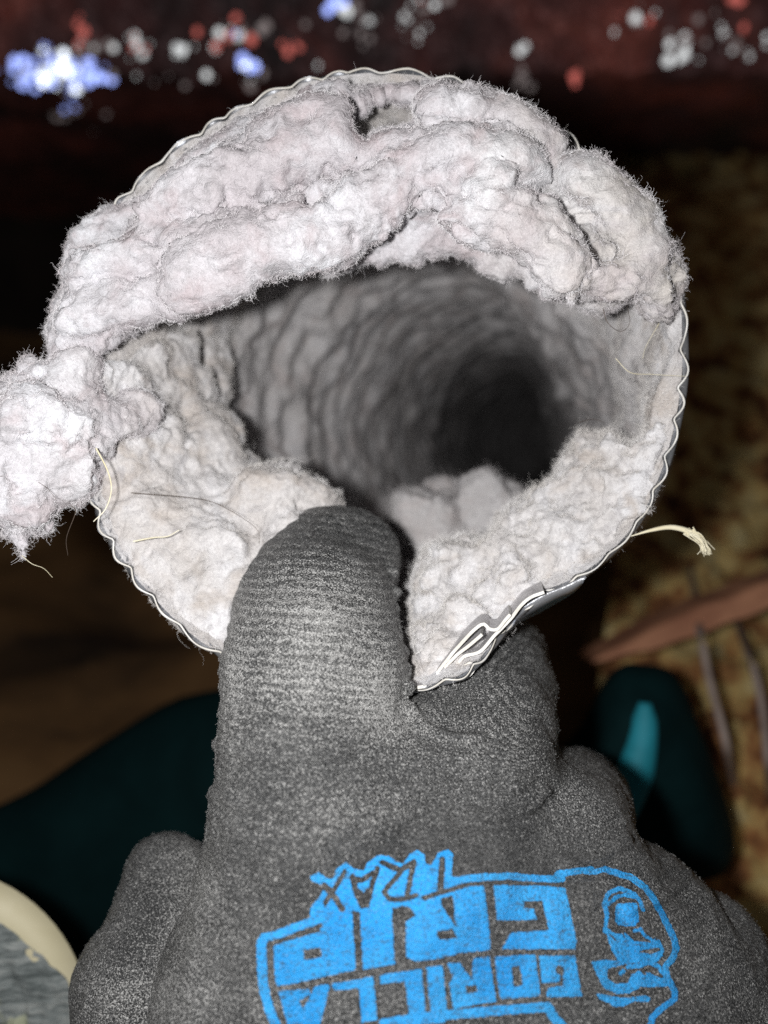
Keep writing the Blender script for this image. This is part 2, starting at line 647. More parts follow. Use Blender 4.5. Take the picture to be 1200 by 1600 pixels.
lin = duct_point(s_lin, lining_inset)
nl = len(s_lin)
fl = grid_faces(nl, NT)
fl = np.vstack([fl, np.array([(i * NT + NT - 1, (i + 1) * NT + NT - 1, (i + 1) * NT, i * NT) for i in range(nl - 1)])])
lining_V = lin.reshape(-1, 3)
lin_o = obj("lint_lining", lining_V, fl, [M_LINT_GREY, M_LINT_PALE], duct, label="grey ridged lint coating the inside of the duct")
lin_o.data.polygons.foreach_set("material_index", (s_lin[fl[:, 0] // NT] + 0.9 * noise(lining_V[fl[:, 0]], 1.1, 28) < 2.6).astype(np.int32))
# far end closed by an added cap, unseen round the bend, keeping it dark
endc = lin[-1].mean(0)
V = np.vstack([lin[-1][::8], endc[None]])
m_ = len(V) - 1
obj("unseen_end_cap", V, [(i, (i + 1) % m_, m_) for i in range(m_)], M_LINT_GREY, duct)
LIN_BVH = BVHTree.FromPolygons([Vector(v) for v in lining_V[:]], [tuple(int(k) for k in f) for f in fl])

# folded foil seam at the pinched corner of the mouth
def strip(path_px, d, depth, th):
    p = catmull([(a, b) for a, b in path_px], 70)
    P0 = at(p[:, 0], p[:, 1], d)
    T = np.gradient(P0, axis=0)
    T /= np.linalg.norm(T, axis=1)[:, None]
    Nn = np.cross(T, np.array([0, 1.0, 0]))
    Nn /= np.linalg.norm(Nn, axis=1)[:, None]
    back = np.array([0.14, 0.98, 0.12]) * depth
    jag = (0.03 * noise(P0, 5, 4))[:, None] * np.array([0, 1, 0])
    rows = [P0 + Nn * th / 2 + jag, P0 - Nn * th / 2 + jag, P0 - Nn * th / 2 + back, P0 + Nn * th / 2 + back]
    V = np.stack(rows, 1).reshape(-1, 3)
    n = len(P0)
    Fc = []
    for i in range(n - 1):
        for k in range(4):
            Fc.append((i * 4 + k, i * 4 + (k + 1) % 4, (i + 1) * 4 + (k + 1) % 4, (i + 1) * 4 + k))
    Fc += [(0, 1, 2, 3), ((n - 1) * 4 + 3, (n - 1) * 4 + 2, (n - 1) * 4 + 1, (n - 1) * 4)]
    return V, Fc


FOLDS = [([(642, 1076), (680, 1070), (712, 1064), (732, 1056), (741, 1044), (736, 1036), (726, 1041), (706, 1057), (692, 1062),
           (684, 1052), (691, 1041), (720, 1006), (752, 976), (765, 983), (778, 983), (790, 968), (797, 960)], 11.72, 0.55),
         ([(714, 1037), (727, 1025), (750, 1018), (772, 994), (798, 966), (822, 938), (850, 925)], 11.80, 0.9),
         ([(694, 1043), (716, 1022), (737, 1005), (753, 991)], 11.74, 0.5)]
for pth, d_, dep in FOLDS:
    V, Fc = strip(pth, d_, dep, 0.048)
    fo2 = obj("foil_fold", V, Fc, [M_CUT, M_FOLD], duct, smooth=False)
    fo2.data.polygons.foreach_set("material_index", np.array([0 if (q % 4 == 0 or q >= len(Fc) - 2) else 1 for q in range(len(Fc))], np.int32))

fp = catmull([(790, 980), (812, 952), (846, 930), (882, 915), (915, 899)], 40)
q0 = at(fp[:, 0] + 1.5, fp[:, 1] + 3, 12.05)
wv_ = np.sin(np.linspace(0, math.pi, 40)) ** 0.6
q1 = q0 + np.stack([0.16 * wv_, 0.75 * wv_ + 0.02, -0.30 * wv_ - 0.01], -1) + 0.05 * np.stack([noise(q0, 2.5, 91)] * 3, -1)
nrm_f = np.array([-0.02, 0.03, 0.03])
V = np.stack([q0, q1, q1 + nrm_f, q0 + nrm_f], 1).reshape(-1, 3)
Fc = [(a * 4 + k, a * 4 + (k + 1) % 4, a * 4 + 4 + (k + 1) % 4, a * 4 + 4 + k) for a in range(39) for k in range(4)]
obj("foil_flap", V, Fc, M_FOIL, duct, label="bare bluish grey foil turned out at the lower right of the rim")

# ------------------------------------------------------------------ lint clumps
def roughen(V, Q, layer=0.10, mid=0.05, fine=0.025, seed=0, arc=None):
    """matted felt: torn sheets lying over each other, then clumps, then grain"""
    N = vnormals(V, Q)
    W = V + np.stack([noise(V, 1.1, seed + 70 + k) for k in range(3)], -1) * 0.30
    W = W * np.array([0.75, 1.0, 1.25])
    if arc is not None:      # layers run along the arc of the mouth
        dx, dz = W[:, 0] - arc[0], W[:, 2] - arc[1]
        W = np.stack([np.arctan2(dz, dx) * 2.3, W[:, 1] * 0.9, np.hypot(dx, dz) * 1.55], -1)
    h = 0
    for k, (sc, amp) in enumerate(((0.32, 1.1), (0.62, 0.8), (1.1, 0.45))):
        q = noise(W + 11.0 * k, sc, seed + k) + 0.10 * noise(V, 5.0, seed + 20 + k)
        for th in (-0.18, 0.16):
            t = np.clip((q - th) / 0.085 + 0.5, 0, 1)
            h = h + amp * (t * t * (3 - 2 * t) - 0.5)
    soft = 0.35 + 1.3 * np.clip(noise(V, 0.6, seed + 41) + 0.3, 0, 1)
    V = V + N * (layer * h + mid * fbm(V, 2.4, 3, seed + 5) * soft)[:, None]
    V = V + np.stack([noise(V, 2.2, seed + 30 + k) for k in range(3)], -1) * 0.05
    N = vnormals(V, Q)
    return V + N * (fine * fbm(V, 7, 3, seed + 12))[:, None]


def fuzz(name, V, Q, parent, mat, density, length, radius=0.0019, curl=0.75, seed=0, view_min=-0.35):
    """single fibres standing off a lint surface"""
    r = np.random.default_rng(seed)
    a, b, c = V[Q[:, 0]], V[Q[:, 1]], V[Q[:, 2]]
    ar = np.linalg.norm(np.cross(c - a, V[Q[:, 3]] - b), axis=1) * 0.5
    fn = np.cross(c - a, V[Q[:, 3]] - b)
    fn /= np.linalg.norm(fn, axis=1)[:, None] + 1e-12
    vd = -a / np.linalg.norm(a, axis=1)[:, None]
    keep = (fn * vd).sum(1) > view_min
    ar = ar * keep
    n = int(ar.sum() * density)
    idx = r.choice(len(Q), n, p=ar / ar.sum())
    u, v = r.random((2, n))
    base = (V[Q[idx, 0]] * ((1 - u) * (1 - v))[:, None] + V[Q[idx, 1]] * (u * (1 - v))[:, None]
            + V[Q[idx, 2]] * (u * v)[:, None] + V[Q[idx, 3]] * ((1 - u) * v)[:, None])
    nr = fn[idx]
    clump = np.stack([noise(base, 4.0, seed + 50 + k) for k in range(3)], -1)
    d = nr * 0.55 + clump * 1.1 + r.normal(size=(n, 3)) * 0.55
    d /= np.linalg.norm(d, axis=1)[:, None]
    L = length * (0.35 + r.random(n) ** 2 * 1.4)
    K = 6
    pts = np.empty((n, K, 3), np.float32)
    p = base - nr * 0.01
    for k in range(K):
        pts[:, k] = p
        p = p + d * (L / (K - 1))[:, None]
        d = d + r.normal(size=(n, 3)) * curl
        d /= np.linalg.norm(d, axis=1)[:, None]
    return strands(name, pts, parent, mat, radius * (0.6 + 0.8 * r.random(n)))


def strands(name, pts, parent, mat, radius):
    n, K, _ = pts.shape
    hc = bpy.data.hair_curves.new(name)
    hc.add_curves([K] * n)
    P = (pts - base_of(parent)) * S
    hc.position_data.foreach_set("vector", P.astype(np.float32).ravel())
    at_ = hc.attributes.new("radius", 'FLOAT', 'POINT')
    taper = np.linspace(1, 0.45, K)
    at_.data.foreach_set("value", (np.broadcast_to(np.asarray(radius), (n,))[:, None] * taper[None] * S).astype(np.float32).ravel())
    hc.materials.append(mat)
    o = bpy.data.objects.new(name, hc)
    SC.collection.objects.link(o)
    o.parent = parent
    o["kind"] = "stuff"
    return o


def clump_thing(name, label, field, mat, fmat, base, seed, density=900, length=0.16, rough=(0.085, 0.05, 0.03), group=None, arc=None):
    V, Q = field.surface()
    V = roughen(V, Q, *rough, seed=seed, arc=arc)
    t = thing(name, label, "lint", base, group)
    obj("felt", V, Q, mat, t)
    fuzz("fuzz", V, Q, t, fmat, density, length, seed=seed + 3)
    fuzz("wisps", V, Q, t, fmat, 10, 0.36, 0.0016, 0.55, seed=seed + 7, view_min=-0.5)
    return t, V, Q


# --- the thick mat over the top of the mouth
OUT_T = [(84, 560), (88, 450), (100, 370), (150, 318), (226, 300), (282, 268), (352, 214), (416, 178), (478, 148), (545, 134),
         (615, 130), (690, 134), (760, 150), (835, 172), (900, 222), (962, 283), (1012, 332), (1050, 382), (1070, 440), (1062, 520)]
INN_T = [(150, 570), (210, 528), (290, 495), (345, 472), (382, 452), (412, 428), (445, 426), (485, 432), (535, 440), (585, 425),
         (650, 408), (722, 412), (780, 440), (832, 455), (880, 472), (905, 488), (940, 490), (972, 472), (1012, 482), (1046, 520)]
fo_ = catmull(OUT_T, 200)
fin_ = catmull(INN_T, 200)
top = Field((-6.3, 10.2, 2.2), (6.2, 15.2, 7.9), 0.055)
r0 = np.random.default_rng(3)
for k in range(300):
    t = r0.random()
    u = r0.random()
    i = int(t * 199)
    po, pi_ = fo_[i], fin_[i]
    wpx = np.linalg.norm(po - pi_)
    r = r0.uniform(0.32, 0.6)
    rp = r / 12.2 * F
    uu = np.clip(u, min(0.5, rp / wpx), max(0.5, 1 - rp / wpx))
    p = po * (1 - uu) + pi_ * uu
    bulge = math.sin(math.pi * min(1, 0.12 + uu * 0.88)) ** 0.8
    d = 13.0 - 0.5 * bulge + r0.uniform(-0.05, 0.2)
    if uu < 0.25:
        d += (0.25 - uu) * 1.2
    if uu > 0.6:
        d += (uu - 0.6) * 0.6
    top.ball(at(p[0], p[1], d), (r * 1.15, r * 0.75, r), 0.15)
top.soften(7, -0.03)
# felted rolls and folded layers
ROLLS = [([(110, 420), (180, 400), (265, 388), (350, 375), (430, 350), (505, 318)], 12.05, 34, 30),
         ([(240, 320), (310, 300), (390, 270), (450, 230), (520, 215), (560, 235)], 12.05, 46, 40),
         ([(300, 440), (400, 395), (490, 375), (560, 340), (640, 290), (720, 262), (790, 262)], 11.9, 42, 50),
         ([(600, 240), (680, 205), (740, 180), (800, 190), (850, 215)], 12.05, 38, 38),
         ([(740, 330), (800, 350), (850, 380), (890, 430)], 11.75, 62, 44),
         ([(120, 500), (180, 480), (260, 465), (330, 440)], 12.15, 36, 26),
         ([(900, 300), (960, 340), (1000, 400), (1020, 450)], 12.1, 46, 34),
         ([(890, 440), (940, 445), (990, 430)], 11.95, 34, 30)]
for pth, d0, ra, rb in ROLLS:
    p = catmull(pth, 14)
    rr = np.linspace(ra, rb, 14) / F * d0
    for i in range(13):
        top.cone(at(p[i, 0], p[i, 1], d0), at(p[i + 1, 0], p[i + 1, 1], d0), rr[i], rr[i + 1], 0.16)
top.soften(3)
TOP_POLY = [(70, 580), (60, 520), (74, 482), (96, 452), (94, 400), (90, 362), (118, 335), (155, 312), (192, 296), (228, 292), (268, 258), (345, 203), (412, 166),
            (476, 138), (548, 124), (612, 122), (690, 124), (762, 142), (832, 166), (900, 216), (962, 280), (1012, 330), (1052, 380), (1072, 432), (1068, 490), (1040, 505),
            (1000, 490), (972, 476), (940, 492), (905, 490), (884, 470), (832, 457), (780, 444), (722, 414), (650, 410), (585, 424), (545, 448), (530, 440), (485, 432), (445, 424),
            (412, 428), (382, 456), (345, 476), (290, 497), (210, 530), (158, 552), (150, 590), (110, 600)]
top.clip(TOP_POLY, 0.25, 5.0, 3)
# creases and hollows
CREASE = [([(272, 360), (310, 362), (350, 357), (390, 347), (425, 322)], 11.95, 8),
          ([(560, 236), (600, 208), (650, 190)], 11.75, 7),
          ([(485, 300), (488, 325)], 11.5, 8), ([(670, 335), (690, 318)], 11.4, 9),
          ([(760, 232), (800, 246), (835, 262)], 11.75, 7), ([(905, 425), (920, 405), (945, 395)], 11.7, 8),
          ([(230, 372), (262, 395), (285, 420)], 11.75, 4), ([(840, 300), (850, 340)], 11.65, 6),
          ([(540, 180), (555, 205), (575, 222)], 11.9, 10)]
for pth, d0, rp in CREASE:
    p = catmull(pth, 8)
    for i in range(7):
        top.cone(at(p[i, 0], p[i, 1], d0), at(p[i + 1, 0], p[i + 1, 1], d0 + 0.05), rp / F * d0, rp / F * d0, -0.10)
        top.cone(at(p[i, 0], p[i, 1], d0 + 0.3), at(p[i + 1, 0], p[i + 1, 1], d0 + 0.3), rp / F * d0, rp / F * d0, -0.08)
for (x, y, r) in ((560, 194, 0.30), (584, 190, 0.36), (610, 186, 0.37), (638, 186, 0.32), (574, 216, 0.2)):
    top.cone(at(x, y, 11.0), at(x, y, 13.9), r, r * 0.85, -0.05)
topT, topV, topQ = clump_thing("lint_mat", "thick folded pinkish grey lint mat hanging over the top of the duct mouth", top,
                               M_LINT_PINK, M_FUZZ_PINK, (0, 12.6, 4.0), 101, 1700, 0.10, (0.075, 0.055, 0.028), arc=(0.0, 1.6))

# --- tuft sticking out at the left
tf = Field((-8.2, 10.4, -1.6), (-3.4, 14.0, 3.2), 0.05)
r1 = np.random.default_rng(8)
TUFT = [(-60, 610), (0, 596), (35, 572), (85, 566), (118, 590), (135, 625), (165, 645), (172, 690), (160, 735), (150, 770), (120, 790),
        (95, 790), (75, 815), (45, 845), (25, 860), (0, 845), (-60, 820)]
xs = []
while len(xs) < 130:
    x, y = r1.uniform(-60, 180), r1.uniform(560, 870)
    if poly_inside(TUFT, np.array([x]), np.array([y]))[0]:
        r = r1.uniform(0.16, 0.42)
        c = np.array([55, 700])
        q = np.array([x, y])
        q = q + (c - q) * min(0.5, r / 12 * F / (np.linalg.norm(q - c) + 1))
        tf.ball(at(q[0], q[1], 12.0 + r1.uniform(-0.4, 0.6)), (r * 1.1, r, r), 0.18)
        xs.append(1)
for (x, y, r) in ((135, 740, 0.42), (120, 780, 0.26), (145, 640, 0.4), (105, 585, 0.42), (125, 560, 0.4), (60, 590, 0.34), (25, 640, 0.4), (40, 820, 0.28)):
    tf.ball(at(x, y, 12.2), r, 0.15)
tf.cone(at(20, 840, 12.0), at(38, 878, 12.0), 0.16, 0.05, 0.1)
tf.cone(at(150, 700, 12.2), at(215, 650, 12.8), 0.5, 0.4, 0.2)
tf.soften(5, 0.0)
tf.clip([(-200, 610), (0, 594), (35, 568), (70, 548), (100, 535), (150, 550), (240, 620), (240, 670), (176, 690), (166, 735), (165, 785), (140, 808), (100, 800), (75, 822), (52, 850),
         (42, 884), (30, 880), (22, 862), (0, 850), (-200, 820)], 0.2, 8.0, 9)
tf.cone(at(14, 838, 12.0), at(36, 874, 12.0), 0.13, 0.05, 0.12)
tf.cone(at(88, 800, 12.0), at(78, 826, 12.0), 0.12, 0.05, 0.12)
tuftT, tuftV, tuftQ = clump_thing("lint_tuft", "fluffy pale lint tuft spilling out of the left side of the duct mouth", tf,
                                  M_LINT_PINK, M_FUZZ_PINK, (-6.0, 12.0, -0.4), 211, 2200, 0.15)


def on_wall(px, py, cap):
    d = Vector(((px - 600) / F, 1.0, (800 - py) / F)).normalized()
    h = LIN_BVH.ray_cast(Vector((0, 0, 0)), d)
    if h[0] is None:
        return at(px, py, cap), np.array([0, -1.0, 0])
    p = np.array(h[0])
    if p[1] > cap:
        p = at(px, py, cap)
    return p, np.array(h[1])


# --- mat on the lower left wall
LL = [(140, 560), (200, 548), (300, 505), (340, 492), (356, 520), (362, 570), (352, 630), (372, 680), (392, 730), (440, 724), (490, 745),
      (528, 768), (545, 800), (520, 900), (440, 1000), (352, 1016), (296, 978), (242, 925), (202, 872), (168, 815), (146, 750), (136, 650)]
ll = Field((-5.9, 11.0, -3.2), (0.2, 17.5, 3.6), 0.055)
r2 = np.random.default_rng(5)
cnt = 0
while cnt < 330:
    x, y = r2.uniform(130, 545), r2.uniform(490, 1020)
    if not poly_inside(LL, np.array([x]), np.array([y]))[0]:
        continue
    cap = 12.35 + 4.2 * np.clip((x - 140) / 260, 0, 1) * np.clip((900 - y) / 300, 0.12, 1)
    p, n_ = on_wall(x, y, cap)
    r = r2.uniform(0.22, 0.46)
    if x > 290 and y < 660:
        r *= 0.6
        p = p * 1.022
    p = p * (1 + 0.10 / 13)
    dr = np.min(np.hypot(rim_px[:, 0] - x, rim_px[:, 1] - y))
    r = min(r, max(0.09, (dr - 1) / F * p[1]))
    ll.ball(p, (r, r * 0.8, r), 0.18)
    cnt += 1
for (x, y, d, r) in ((435, 775, 13.6, 0.62), (480, 790, 13.7, 0.55), (400, 780, 13.4, 0.5), (500, 800, 13.8, 0.5), (450, 830, 13.2, 0.5),
                     (300, 600, 14.9, 0.4), (290, 530, 15.0, 0.35),
                     (200, 590, 13.1, 0.4), (250, 690, 13.5, 0.45), (330, 700, 14.2, 0.5), (230, 800, 12.9, 0.4), (300, 900, 12.8, 0.42)):
    ll.ball(at(x, y, d), r, 0.16)
ll.soften(3, 0.0)
ll.clip(LL[:17] + [(440, 1050), (352, 1022), (292, 982), (238, 928), (198, 877), (164, 822), (143, 755), (133, 680), (130, 610)], 0.16, 3.0, 5)
llT, llV, llQ = clump_thing("lint_mat", "pale felted lint lining the lower left of the duct mouth beside the index finger", ll,
                            M_LINT_PALE, M_FUZZ_PALE, (-3, 13, -1.5), 307, 1600, 0.08, (0.055, 0.05, 0.028))
llT.name = "lint_mat.001"

# --- band along the lower right wall
LR = [(905, 680), (945, 678), (985, 690), (1030, 655), (1050, 660), (1032, 735), (1004, 792), (960, 850), (900, 895), (840, 922), (797, 955),
      (752, 985), (700, 1045), (648, 1070), (650, 1000), (655, 905), (668, 860), (715, 842), (770, 842), (800, 800), (830, 778), (868, 735)]
lr = Field((0.2, 10.9, -3.2), (4.9, 15.6, 1.9), 0.05)
r3 = np.random.default_rng(6)
cnt = 0
inner_edge = np.array([(905, 680), (868, 735), (830, 778), (770, 838), (715, 842), (660, 870), (652, 1000)], float)
while cnt < 330:
    x, y = r3.uniform(640, 1055), r3.uniform(650, 1075)
    if not poly_inside(LR, np.array([x]), np.array([y]))[0]:
        continue
    # distance from the rim (0) to the free inner edge (1)
    dr = np.min(np.hypot(rim_px[:, 0] - x, rim_px[:, 1] - y))
    e = np.clip(dr / 150.0, 0, 1)
    d = 12.42 + 1.25 * e + r3.uniform(-0.08, 0.15) - 0.75 * math.exp(-((x - 705) / 75) ** 2 - ((y - 1060) / 65) ** 2)
    r = min(r3.uniform(0.2, 0.42), max(0.09, (dr - 1) / F * d))
    cpt = np.array([(840 + 0 * x), 870.0])
    dd = np.min(np.hypot(inner_edge[:, 0] - x, inner_edge[:, 1] - y))
    lr.ball(at(x, y, d + r * 0.5), (r, r, r), 0.16)
    cnt += 1
for (x, y, d, r) in ((925, 712, 13.4, 0.34), (700, 875, 13.2, 0.36), (680, 905, 13.0, 0.3), (750, 872, 13.3, 0.34), (815, 815, 13.5, 0.3),
                     (860, 770, 13.5, 0.34), (880, 840, 12.9, 0.42), (800, 900, 12.7, 0.4), (960, 760, 12.9, 0.4), (720, 960, 12.6, 0.36)):
    lr.ball(at(x, y, d), r, 0.14)
lr.soften(4, 0.0)
lr.clip([(905, 676), (945, 672), (985, 686), (1030, 640), (1054, 652), (1035, 722), (1004, 794), (962, 850), (903, 896), (843, 925), (799, 962), (762, 1008), (720, 1048), (648, 1072),
         (648, 1000), (652, 905), (666, 858), (715, 838), (770, 840), (800, 798), (830, 776), (868, 733)], 0.16, 5.0, 7)
lrT, lrV, lrQ = clump_thing("lint_mat", "fluffy white lint band along the lower right edge of the duct mouth", lr,
                            M_LINT_PALE, M_FUZZ_PALE, (2.5, 13, -1.2), 401, 3200, 0.16, (0.05, 0.06, 0.045))
lrT.name = "lint_mat.002"

# --- loose drifts deeper in the duct
dl = Field((0.3, 15, -3.4), (6.4, 22.5, 1.6), 0.07)
for k in range(90):
    x = r3.uniform(640, 830)
    y = 830 - 40 * math.sin((x - 640) / 190 * math.pi) + r3.uniform(-25, 70)
    dl.ball(at(x, y, r3.uniform(16.8, 20.0)), r3.uniform(0.3, 0.62), 0.2)
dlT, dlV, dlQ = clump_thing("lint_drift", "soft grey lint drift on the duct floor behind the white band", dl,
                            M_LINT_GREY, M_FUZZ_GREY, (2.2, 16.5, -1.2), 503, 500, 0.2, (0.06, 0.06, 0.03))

# fuzz on the bare wall lining near the right of the mouth
f0 = fl[(fl[:, 0] < 90 * NT)]
cen_f = lining_V[f0[:, 0]]
f0 = f0[(cen_f[:, 1] < 17)]
fuzz("fuzz", lining_V, f0, duct, M_FUZZ_PALE, 700, 0.12, seed=77, view_min=-0.2)


def hair(name, px, d, r, mat, parent, n=26):
    p = catmull([(a, b) for a, b in px], n)
    dd = np.full(n, d) + 0.08 * np.sin(np.linspace(0, 3, n))
    V, Fc = tube(at(p[:, 0], p[:, 1], dd), np.linspace(r, r * 0.5, n), 5)
    return obj(name, V, Fc, mat, parent)


hair("straw_strand", [(150, 700), (168, 735), (174, 765), (165, 795), (146, 815)], 11.6, 0.014, M_HAIR_PALE, tuftT)
hair("straw_strand", [(208, 846), (240, 840), (262, 838), (280, 828)], 12.1, 0.014, M_HAIR_PALE, llT)
hair("hair", [(110, 790), (118, 800), (104, 840), (106, 868)], 11.7, 0.006, M_HAIR_DARK, tuftT)
hair("hair", [(34, 868), (50, 881), (68, 888), (82, 902)], 11.8, 0.006, M_HAIR_PALE, tuftT)
hair("hair", [(0, 744), (40, 745), (70, 760), (88, 780)], 11.4, 0.005, M_HAIR_DARK, tuftT)
hair("hair", [(942, 482), (950, 505), (970, 518), (984, 505), (980, 478)], 11.9, 0.006, M_HAIR_DARK, topT)
hair("hair", [(962, 560), (985, 582), (1020, 585), (1072, 588)], 12.2, 0.006, M_HAIR_PALE, duct)
hair("hair", [(905, 660), (925, 655), (945, 660)], 12.6, 0.006, M_HAIR_DARK, lrT)
hair("hair", [(205, 770), (300, 778), (345, 790), (400, 825), (405, 850)], 12.3, 0.007, M_HAIR_DARK, llT)
hair("hair", [(1030, 505), (1010, 540), (1004, 560)], 12.2, 0.005, M_HAIR_PALE, duct)

# frayed thread dangling off the right of the rim
thr = thing("frayed_thread", "frayed cream thread sticking out to the right of the duct rim", "thread", at(1065, 840, 12.3))
V, Fc = tube(at(*catmull([(985, 838), (1020, 828), (1050, 824), (1080, 832), (1098, 845)], 20).T, 12.3),
             np.interp(np.linspace(0, 1, 20), [0, 0.3, 0.6, 1], [0.006, 0.03, 0.045, 0.05]), 6)
obj("strand", V, Fc, M_HAIR_PALE, thr)
pts = np.empty((60, 6, 3), np.float32)
for k in range(60):
    e = r3.normal(size=2) * 6
    p = catmull([(1076 + r3.normal() * 4, 832 + r3.normal() * 3), (1095, 843 + r3.normal() * 4), (1104 + e[0], 862 + e[1] * 0.4)], 6)
    pts[k] = at(p[:, 0], p[:, 1], 12.3 + r3.normal() * 0.04)
strands("frayed_end", pts, thr, M_HAIR_PALE, np.full(60, 0.009))

# ------------------------------------------------------------------ gloved hand
gl = Field((-6.6, 8.6, -12.5), (8.0, 17.2, 1.2), 0.062)


def chain(pts, k, k0=None):
    for i in range(len(pts) - 1):
        a, b = pts[i], pts[i + 1]
        gl.cone(at(a[0], a[1], a[2]), at(b[0], b[1], b[2]), a[3] / F * a[2], b[3] / F * b[2], k)


# back of the hand and wrist
chain([(470, 1420, 11.35, 170), (450, 1560, 11.6, 190), (480, 1750, 12.0, 220), (560, 2000, 12.6, 260)], 0.7)
chain([(640, 1420, 11.2, 160), (640, 1560, 11.3, 180), (640, 1750, 11.8, 230), (620, 2000, 12.4, 270)], 0.7)
chain([(800, 1460, 11.3, 150), (800, 1600, 11.4, 170), (780, 1780, 11.9, 220), (700, 2000, 12.5, 260)], 0.7)
chain([(960, 1530, 11.6, 140), (990, 1650, 11.7, 160), (930, 1800, 12.1, 210)], 0.7)
chain([(1080, 1570, 12.0, 110), (1120, 1680, 12.1, 150), (1040, 1850, 12.4, 190)], 0.5)
# index finger, reaching into the mouth
chain([(480, 1400, 11.3, 160), (484, 1270, 11.25, 150), (480, 1150, 11.4, 133), (490, 1050, 11.85, 138), (494, 965, 12.55, 124),
       (506, 902, 13.4, 104), (520, 892, 14.6, 98)], 0.28)
# middle finger, behind the foil
chain([(720, 1360, 11.3, 140), (742, 1235, 11.75, 122), (750, 1140, 12.6, 112), (755, 1090, 13.5, 106), (765, 1040, 15.0, 92)], 0.3)
# ring finger
chain([(830, 1420, 11.4, 130), (868, 1318, 12.0, 112), (882, 1280, 13.0, 98), (895, 1262, 14.6, 92)], 0.38)
chain([(800, 1400, 11.5, 130), (930, 1440, 11.8, 118), (1040, 1500, 12.1, 105), (1100, 1540, 12.4, 95)], 0.5)
# little finger, its joint further out
chain([(960, 1480, 11.8, 115), (1005, 1430, 12.3, 92), (1030, 1425, 13.4, 74)], 0.38)
chain([(1040, 1560, 12.2, 105), (1112, 1482, 12.6, 72), (1120, 1488, 14.0, 64)], 0.3)
# thumb
chain([(262, 1376, 13.3, 70), (252, 1440, 12.9, 76), (228, 1540, 12.6, 108), (250, 1680, 12.4, 150), (380, 1850, 12.4, 190)], 0.15)
chain([(560, 1215, 11.75, 110), (735, 1205, 11.95, 108)], 0.4)
chain([(610, 1230, 11.5, 110), (640, 1360, 11.2, 160)], 0.5)
chain([(462, 884, 13.5, 70), (550, 873, 13.5, 74)], 0.2)
# torn coating along the finger edges
for (x, y, d, r) in ((590, 842, 13.3, 16), (603, 868, 13.2, 15), (610, 893, 12.9, 14), (616, 925, 12.6, 13), (612, 950, 12.4, 14), (618, 985, 12.1, 12), (624, 1018, 11.9, 13),
                     (628, 1050, 11.75, 13), (633, 1078, 11.5, 14), (352, 1050, 11.7, 11), (347, 1110, 11.5, 11), (341, 1162, 11.4, 15), (343, 1184, 11.4, 13),
                     (955, 1268, 12.0, 16), (968, 1292, 12.0, 15), (1000, 1338, 12.2, 15), (1060, 1362, 12.4, 15)):
    gl.ball(at(x, y, d), r / F * d, 0.06)
gV, gQ = gl.surface()
gN = vnormals(gV, gQ)
ppx = 600 + gV[:, 0] / gV[:, 1] * F
ppy = 800 - gV[:, 2] / gV[:, 1] * F
disp = 0.035 * fbm(gV, 0.9, 3, 61) + 0.016 * fbm(gV, 4.0, 3, 62)
# folds across the bent finger
fold = np.sin((ppy + 14 * np.sin((ppx - 480) / 110 * 1.5) + 8 * noise(gV, 1.2, 66)) / 15.0 * 2 * math.pi * 0.62)
disp += 0.012 * fold * np.exp(-((ppy - 1000) / 90) ** 2) * (np.abs(ppx - 490) < 150)
fold2 = np.sin((ppy * 0.8 + ppx * 0.6) / 17.0 * 2 * math.pi * 0.7)
disp += 0.014 * fold2 * np.exp(-((ppy - 1140) / 70) ** 2 - ((ppx - 800) / 60) ** 2)
def groove(pts, wpx, dep):
    """a crease in the cloth with a soft lip on either side"""
    P = catmull(pts, 24)
    dm = np.full(len(gV), 1e3)
    for q in P:
        dm = np.minimum(dm, np.hypot(ppx - q[0], ppy - q[1]))
    return -dep * np.exp(-(dm / wpx) ** 2) + 0.55 * dep * np.exp(-((dm - 2.2 * wpx) / (1.3 * wpx)) ** 2)


for pts, wpx, dep in (([(640, 1105), (662, 1132), (705, 1150), (750, 1152)], 7, 0.07), ([(854, 1238), (825, 1262), (775, 1275), (730, 1270)], 8, 0.08),
                      ([(978, 1312), (935, 1340), (885, 1348)], 8, 0.07), ([(345, 1168), (400, 1182), (470, 1186), (540, 1178)], 8, 0.05),
                      ([(1072, 1368), (1035, 1402), (985, 1420)], 8, 0.07), ([(372, 1010), (430, 1028), (500, 1030), (570, 1018)], 7, 0.035),
                      ([(330, 1240), (400, 1262), (480, 1260)], 9, 0.04), ([(560, 1210), (640, 1235), (700, 1225)], 9, 0.045),
                      ([(390, 930), (450, 945), (530, 945), (600, 930)], 6, 0.03), ([(300, 1420), (350, 1440), (390, 1430)], 9, 0.04)):
    disp += groove(pts, wpx, dep)
gV = gV + gN * disp[:, None]
hand = thing("gloved_hand", "gloved hand with blue printing, index finger reaching into the duct and pinching its foil edge", "gloved hand",
             (0.5, 12, -12))
gob = obj("glove", gV, gQ, M_GLOVE, hand)
idx_w = np.exp(-((ppx - 490) / 150) ** 4) * np.clip((1180 - ppy) / 120, 0, 1)
mid_w = np.exp(-((ppx - 790) / 85) ** 4 - ((ppy - 1110) / 120) ** 4)
xc = gV[:, 0] - at(490, 1000, 11)[0]
ph_ = gV[:, 2] * 1.0 + 0.10 * gV[:, 0] + 0.16 * xc ** 2 * idx_w
ph_ = ph_ * (1 - mid_w) + (0.75 * gV[:, 2] + 0.75 * gV[:, 0]) * mid_w
wgt = np.clip(0.42 + 0.9 * idx_w + 0.6 * mid_w, 0, 1.1)
G_ = lambda cx, cy, sx, sy: np.exp(-((ppx - cx) / sx) ** 2 - ((ppy - cy) / sy) ** 2)
